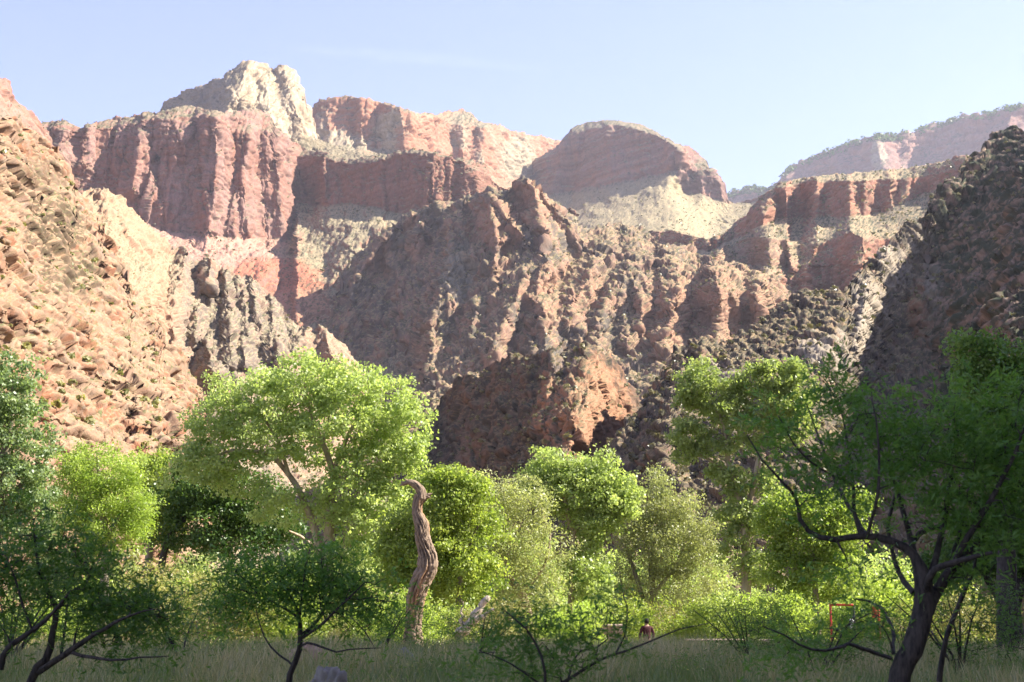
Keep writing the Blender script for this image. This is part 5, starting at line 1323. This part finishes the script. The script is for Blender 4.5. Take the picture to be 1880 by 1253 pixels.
def stone_wall():
    D = 52; a = at(1038, 1150, D); b = at(1140, 1150, D)
    root = Vector(((a.x + b.x) / 2, D, float(gz((a.x + b.x) / 2, D))))
    t = empty('stone_wall', root); tag(t, 'low pinkish stone wall behind the grass left of the person', 'wall')
    L = b.x - a.x; rng = random.Random(4); z = 0
    mat = plain('wall_stone', (.50, .36, .29), .9)
    for row in range(5):
        x = -L / 2 - rng.random() * .2; h = .27
        while x < L / 2:
            w = .26 + rng.random() * .25
            o = boxpart('stone', mat, t, x + w / 2, rng.uniform(-.02, .02), z + h / 2, w - .018, .4, h - .018)
            x += w
        z += h
    boxpart('coping', plain('coping_stone', (.55, .42, .34), .9), t, 0, 0, z + .05, L + .1, .5, .09)
stone_wall()

def red_frame():
    D = 41; m = D / FPX
    a = at(1526, 1150, D); b = at(1614, 1150, D)
    g = float(gz(a.x, D)); root = Vector((a.x, D, g))
    t = empty('metal_frame', root); tag(t, 'red metal frame with crossbar and small white sign left of the large mesquite trunk', 'metal frame')
    top = at(1526, 1113, D).z - g; W = b.x - a.x; mid = (1568 - 1526) * m
    boxpart('post', M_RED, t, 0, 0, top / 2, .06, .06, top)
    boxpart('post', M_RED, t, W, 0, top / 2, .06, .06, top)
    boxpart('middle_post', M_DARKM, t, mid, .02, top / 2, .06, .06, top + .05)
    boxpart('crossbar', M_RED, t, mid / 2 - .02, 0, top + .032, mid + .02, .055, .06)
    boxpart('side_panel', M_RED, t, W - .12, 0, top - .17, .16, .03, .3)
    boxpart('sign', M_WHITE, t, mid - .09, -.05, at(1565, 1146, D).z - g, .13, .02, .28)
red_frame()

# ------------------------------------------------------------------ person seen from behind in the grass
def person():
    D = 50; v = at(1187, 1150, D); g = float(gz(v.x, v.y))
    head_top = at(1187, 1136, D).z
    S = (head_top - g) / 1.74
    root = empty('person', (v.x, v.y, g)); root.scale = (S,) * 3; root.rotation_euler = (0, 0, math.pi + .25)
    tag(root, 'person in a dark maroon shirt and dark cap walking away in the grass', 'person')
    def skinned(name, verts, edges, rads, mat, r0=0, sub=2):
        me = bpy.data.meshes.new(name); me.from_pydata(verts, edges, [])
        o = bpy.data.objects.new(name, me); COL.objects.link(o); o.parent = root
        s = o.modifiers.new('skin', 'SKIN'); s.use_smooth_shade = True
        for i, r in enumerate(rads):
            sv = me.skin_vertices[0].data[i]; sv.radius = r if isinstance(r, tuple) else (r, r); sv.use_root = (i == r0)
        ss = o.modifiers.new('sub', 'SUBSURF'); ss.levels = sub; ss.render_levels = sub
        me.materials.append(mat); return o
    skin = plain('skin', (.36, .21, .15), .6); shirt = plain('maroon_shirt', (.065, .022, .026), .9); pants = plain('dark_trousers', (.05, .045, .045), .9); cap = plain('dark_cap', (.02, .018, .02), .8); boot = plain('boots', (.06, .04, .03), .8)
    # body: pelvis, spine, neck, head, arms, legs
    V = [(0, 0, .95), (0, .01, 1.12), (0, .03, 1.32), (0, .03, 1.44), (0, .01, 1.52), (0, 0, 1.58), (0, 0, 1.66), (0, 0, 1.71),
         (-.19, .02, 1.40), (-.27, .0, 1.15), (-.25, -.1, .93), (-.24, -.14, .85), (.19, .02, 1.40), (.27, .03, 1.15), (.27, .0, .92), (.26, -.02, .84),
         (-.1, 0, .86), (-.11, -.08, .5), (-.11, .0, .09), (-.11, -.12, .04), (.1, 0, .86), (.11, .06, .5), (.11, .16, .12), (.11, .05, .05)]
    E = [(0, 1), (1, 2), (2, 3), (3, 4), (4, 5), (5, 6), (6, 7), (3, 8), (8, 9), (9, 10), (10, 11), (3, 12), (12, 13), (13, 14), (14, 15), (0, 16), (16, 17), (17, 18), (18, 19), (0, 20), (20, 21), (21, 22), (22, 23)]
    R = [(.15, .1), (.13, .09), (.16, .1), (.1, .07), .05, (.075, .085), (.08, .095), .05, .05, .042, .032, .03, .05, .042, .032, .03, .085, .06, .045, .04, .085, .06, .045, .04]
    skinned('body', V, E, R, skin)
    skinned('shirt', [V[0], V[1], V[2], (0, .03, 1.43), V[8], V[9], (-.262, -.05, 1.0), V[12], V[13], (.27, .015, 1.0)],
            [(0, 1), (1, 2), (2, 3), (3, 4), (4, 5), (5, 6), (3, 7), (7, 8), (8, 9)], [(.17, .125), (.155, .115), (.185, .125), (.125, .09), .068, .058, .05, .068, .058, .05], shirt)
    skinned('trousers', [(0, 0, .96), V[16], V[17], (-.11, 0, .14), V[20], V[21], (.11, .15, .17)], [(0, 1), (1, 2), (2, 3), (0, 4), (4, 5), (5, 6)], [(.16, .12), .1, .075, .06, .1, .075, .06], pants)
    skinned('hair', [(0, .03, 1.54), (0, .035, 1.62), (0, .01, 1.69)], [(0, 1), (1, 2)], [(.075, .06), (.105, .095), (.09, .1)], plain('dark_hair', (.02, .013, .01), .8))
    skinned('cap', [(0, 0, 1.66), (0, 0, 1.72), (0, 0, 1.745)], [(0, 1), (1, 2)], [(.105, .125), (.095, .11), (.04, .04)], cap)
    for sx, sy in ((-.11, 0), (.11, .15)):
        boxpart('boot', boot, root, sx, sy - .04, .06, .1, .27, .11)
    # hands with five fingers
    for s, w in ((-1, V[11]), (1, V[15])):
        vs = [w, (w[0], w[1] - .02, w[2] - .07)]; es = [(0, 1)]; rs = [(.03, .018), (.04, .016)]
        for k, ln in enumerate((.06, .075, .07, .055)):
            b0 = (w[0] + 0, w[1] - .045 + k * .022, w[2] - .09); e0 = (w[0] - s * .012, b0[1], b0[2] - ln)
            i = len(vs); vs += [b0, e0]; es += [(1, i), (i, i + 1)]; rs += [.009, .008]
        i = len(vs); vs += [(w[0] - s * .01, w[1] - .06, w[2] - .05), (w[0] - s * .015, w[1] - .085, w[2] - .09)]; es += [(0, i), (i, i + 1)]; rs += [.011, .009]
        skinned('hand', vs, es, rs, skin, sub=1)
person()

# ------------------------------------------------------------------ grass
def grass(name, label, n, y0, y1, h0, h1, w, seed, green=.5):
    rng = np.random.default_rng(seed)
    y = y0 + (y1 - y0) * rng.random(n) ** 1.0
    half = .40 * y + 1.5
    x = (rng.random(n) * 2 - 1) * half
    keep = fbm(x / .9, y / .9, .5, 2) + .35 * rng.normal(size=n) > -.25
    x, y = x[keep], y[keep]; n = len(x)
    z = gz(x, y)
    t = fbm(x / 1.6, y / 2.6, 8.5, 3) * 2.6
    h = (h0 + (h1 - h0) * rng.random(n)) * (1 + .25 * np.clip(t, -1, 1))
    a = rng.random(n) * 6.28; bend = (.15 + .35 * rng.random(n)) * h
    dx, dy = np.cos(a), np.sin(a); fa = rng.random(n) * 6.28
    wx, wy = np.cos(fa) * w, np.sin(fa) * w
    b = np.stack([x, y, z - .02], 1); up = lambda f: np.stack([x + dx * bend * f ** 2, y + dy * bend * f ** 2, z + h * f], 1)
    W_ = np.stack([wx, wy, 0 * wx], 1)
    m_ = up(.55); tp = up(1.0)
    V = np.stack([b - W_, b + W_, m_ + W_ * .8, m_ - W_ * .8, tp], 1).reshape(-1, 3)
    i = np.arange(n)[:, None] * 5
    Q = i + np.array([0, 1, 2, 3]); T = i + np.array([3, 2, 4])
    cv = np.clip(green + .55 * t + .22 * rng.normal(size=n), 0, 1)
    C = np.repeat(np.stack([cv] * 3, 1), 5, 0)
    tag(mesh_np(name, V, quads=Q, tris=T, col=C, mat=LM['grass']), label, 'grass', kind='stuff')
grass('meadow_grass', 'tall green and straw coloured meadow grass across the foreground', 84000, 7, 34, .24, .50, .008, 3, .34)
grass('far_grass', 'low dry grass in the sun beyond the meadow', 22000, 34, 60, .15, .4, .012, 4, .75)

def weeds(name, label, n, y0, y1, mat, per, rad, size, seed):
    rng = np.random.default_rng(seed)
    y = y0 + (y1 - y0) * rng.random(n); x = (rng.random(n) * 2 - 1) * (.40 * y + 1)
    k = fbm(x / 2.0, y / 2.0, seed + .5, 2) + .1 * rng.normal(size=n) > .02
    x, y = x[k], y[k]
    T = np.stack([x, y, gz(x, y) + .16 + .14 * rng.random(len(x))], 1)
    V, Q, C = leaves(T, rng, per, rad, size, aspect=.3, flat=1.3)
    tag(mesh_np(name, V, quads=Q, col=C, mat=mat), label, 'weeds', kind='stuff')
weeds('weeds', 'green leafy weeds growing in patches through the meadow grass', 900, 9, 33, LM['mesq2'], 34, .2, .06, 5)
weeds('weeds', 'dry tan weeds standing in patches in the meadow grass', 500, 10, 36, LM['olive'], 26, .24, .05, 15)

# ------------------------------------------------------------------ scrub on the slopes
def scrub(name, label, key, n, size, mat, seed, nzmin=.55, faces=16, cond=None):
    P, N, PX, PY, m0 = RELIEF[key]
    rng = np.random.default_rng(seed)
    ok = (N[..., 2] > nzmin)
    if cond is not None: ok &= cond(PX, PY)
    ii = np.argwhere(ok)
    if len(ii) == 0: return
    # spread evenly over true ground: weight by nothing, the mesh is even in angle
    cl = fbm(PX[ok] / 30, PY[ok] / 30, seed + .5, 2)
    w = np.clip(.5 + cl, .05, 2); w /= w.sum()
    s = ii[rng.choice(len(ii), n, p=w)]
    C0 = P[s[:, 0], s[:, 1]]
    sz = size * (.5 + 1.0 * rng.random(n) ** 2)
    C0 = C0 + N[s[:, 0], s[:, 1]] * (sz * .25)[:, None]
    k = faces
    off = rng.normal(size=(n, k, 3)); off /= np.linalg.norm(off, axis=-1, keepdims=True)
    off[..., 2] = np.abs(off[..., 2]) * .9
    ctr = C0[:, None] + off * (sz[:, None, None] * .38)
    d = rng.normal(size=(n, k, 3)); d /= np.linalg.norm(d, axis=-1, keepdims=True)
    e = np.cross(d, off); e /= np.linalg.norm(e, axis=-1, keepdims=True) + 1e-9
    h = sz[:, None, None] * .30
    V = np.stack([ctr - d * h, ctr + e * h * .7, ctr + d * h, ctr - e * h * .7], 2).reshape(-1, 3)
    Q = np.arange(n * k * 4).reshape(-1, 4)
    cv = np.clip(.4 + .25 * rng.normal(size=(n, 1, 1)) + .1 * rng.normal(size=(n, k, 1)), 0, 1)
    C = np.repeat(cv, 4, 2).reshape(-1, 1).repeat(3, 1)
    tag(mesh_np(name, V, quads=Q, col=C, mat=mat), label, 'scrub', kind='stuff')
scrub('slope_scrub', 'green and tan scrub dotted over the near left canyon wall', 'left_canyon_wall', 420, .8, LM['olive'], 1, .45)
scrub('slope_scrub', 'pale desert scrub on the sunlit part of the right ridge', 'right_ridge', 1000, 1.2, LM['scrub'], 2, .45, 16, lambda x, y: x < 1650)
scrub('slope_scrub', 'dark scrub in the shade of the right ridge', 'right_ridge', 700, 1.0, LM['scrub'], 12, .35, 16, lambda x, y: x > 1650)
scrub('slope_scrub', 'desert scrub on the ledges of the front butte', 'front_butte', 700, 1.1, LM['scrub'], 3, .5)
scrub('slope_scrub', 'desert scrub on the benches of the granite spurs', 'granite_spurs', 2000, 1.7, LM['scrub'], 4, .5, 8)
scrub('slope_scrub', 'scrub between the grey pinnacles', 'pinnacle_ridge', 300, 1.0, LM['scrub'], 5, .5, 8)
scrub('slope_scrub', 'scrub on the slopes under the pink cliff', 'pink_cliff', 1500, 2.2, LM['scrub'], 6, .55, 8)
scrub('slope_scrub', 'scrub on the plateau and slopes at right', 'plateau_cliff', 1800, 2.2, LM['scrub'], 7, .55, 8)
scrub('slope_scrub', 'scrub dots on the pale scree slope under the butte', 'butte', 900, 3.2, LM['scrub'], 8, .5, 6)
scrub('rim_trees', 'small dark trees along the far plateau rim', 'far_plateau', 1500, 10, LM['dark'], 9, .4, 6, lambda x, y: y < np.interp(x, FAR_T[:, 0], FAR_T[:, 1]) + 14)
#TREES-END

# ------------------------------------------------------------------ haze
def haze():
    x, y0, y1, z0, z1 = 9000, -9000, 9000, -40, 1900
    V = [(-x, y0, z0), (x, y0, z0), (x, y1, z0), (-x, y1, z0), (-x, y0, z1), (x, y0, z1), (x, y1, z1), (-x, y1, z1)]
    Q = [(0, 3, 2, 1), (4, 5, 6, 7), (0, 1, 5, 4), (1, 2, 6, 5), (2, 3, 7, 6), (3, 0, 4, 7)]
    m = bpy.data.materials.new('haze_air'); m.use_nodes = True
    n = m.node_tree.nodes; l = m.node_tree.links
    n.clear()
    o_ = n.new('ShaderNodeOutputMaterial'); v = n.new('ShaderNodeVolumePrincipled')
    v.inputs['Color'].default_value = (0.86, 0.87, 1.0, 1)
    v.inputs['Density'].default_value = 0.000065
    v.inputs['Anisotropy'].default_value = 0.2
    l.new(v.outputs['Volume'], o_.inputs['Volume'])
    o = mesh_np('haze', V, quads=Q, mat=m)
    tag(o, 'thin pale blue air haze filling the canyon', kind='stuff')
haze()
print('script', round(time.time() - T0, 1))
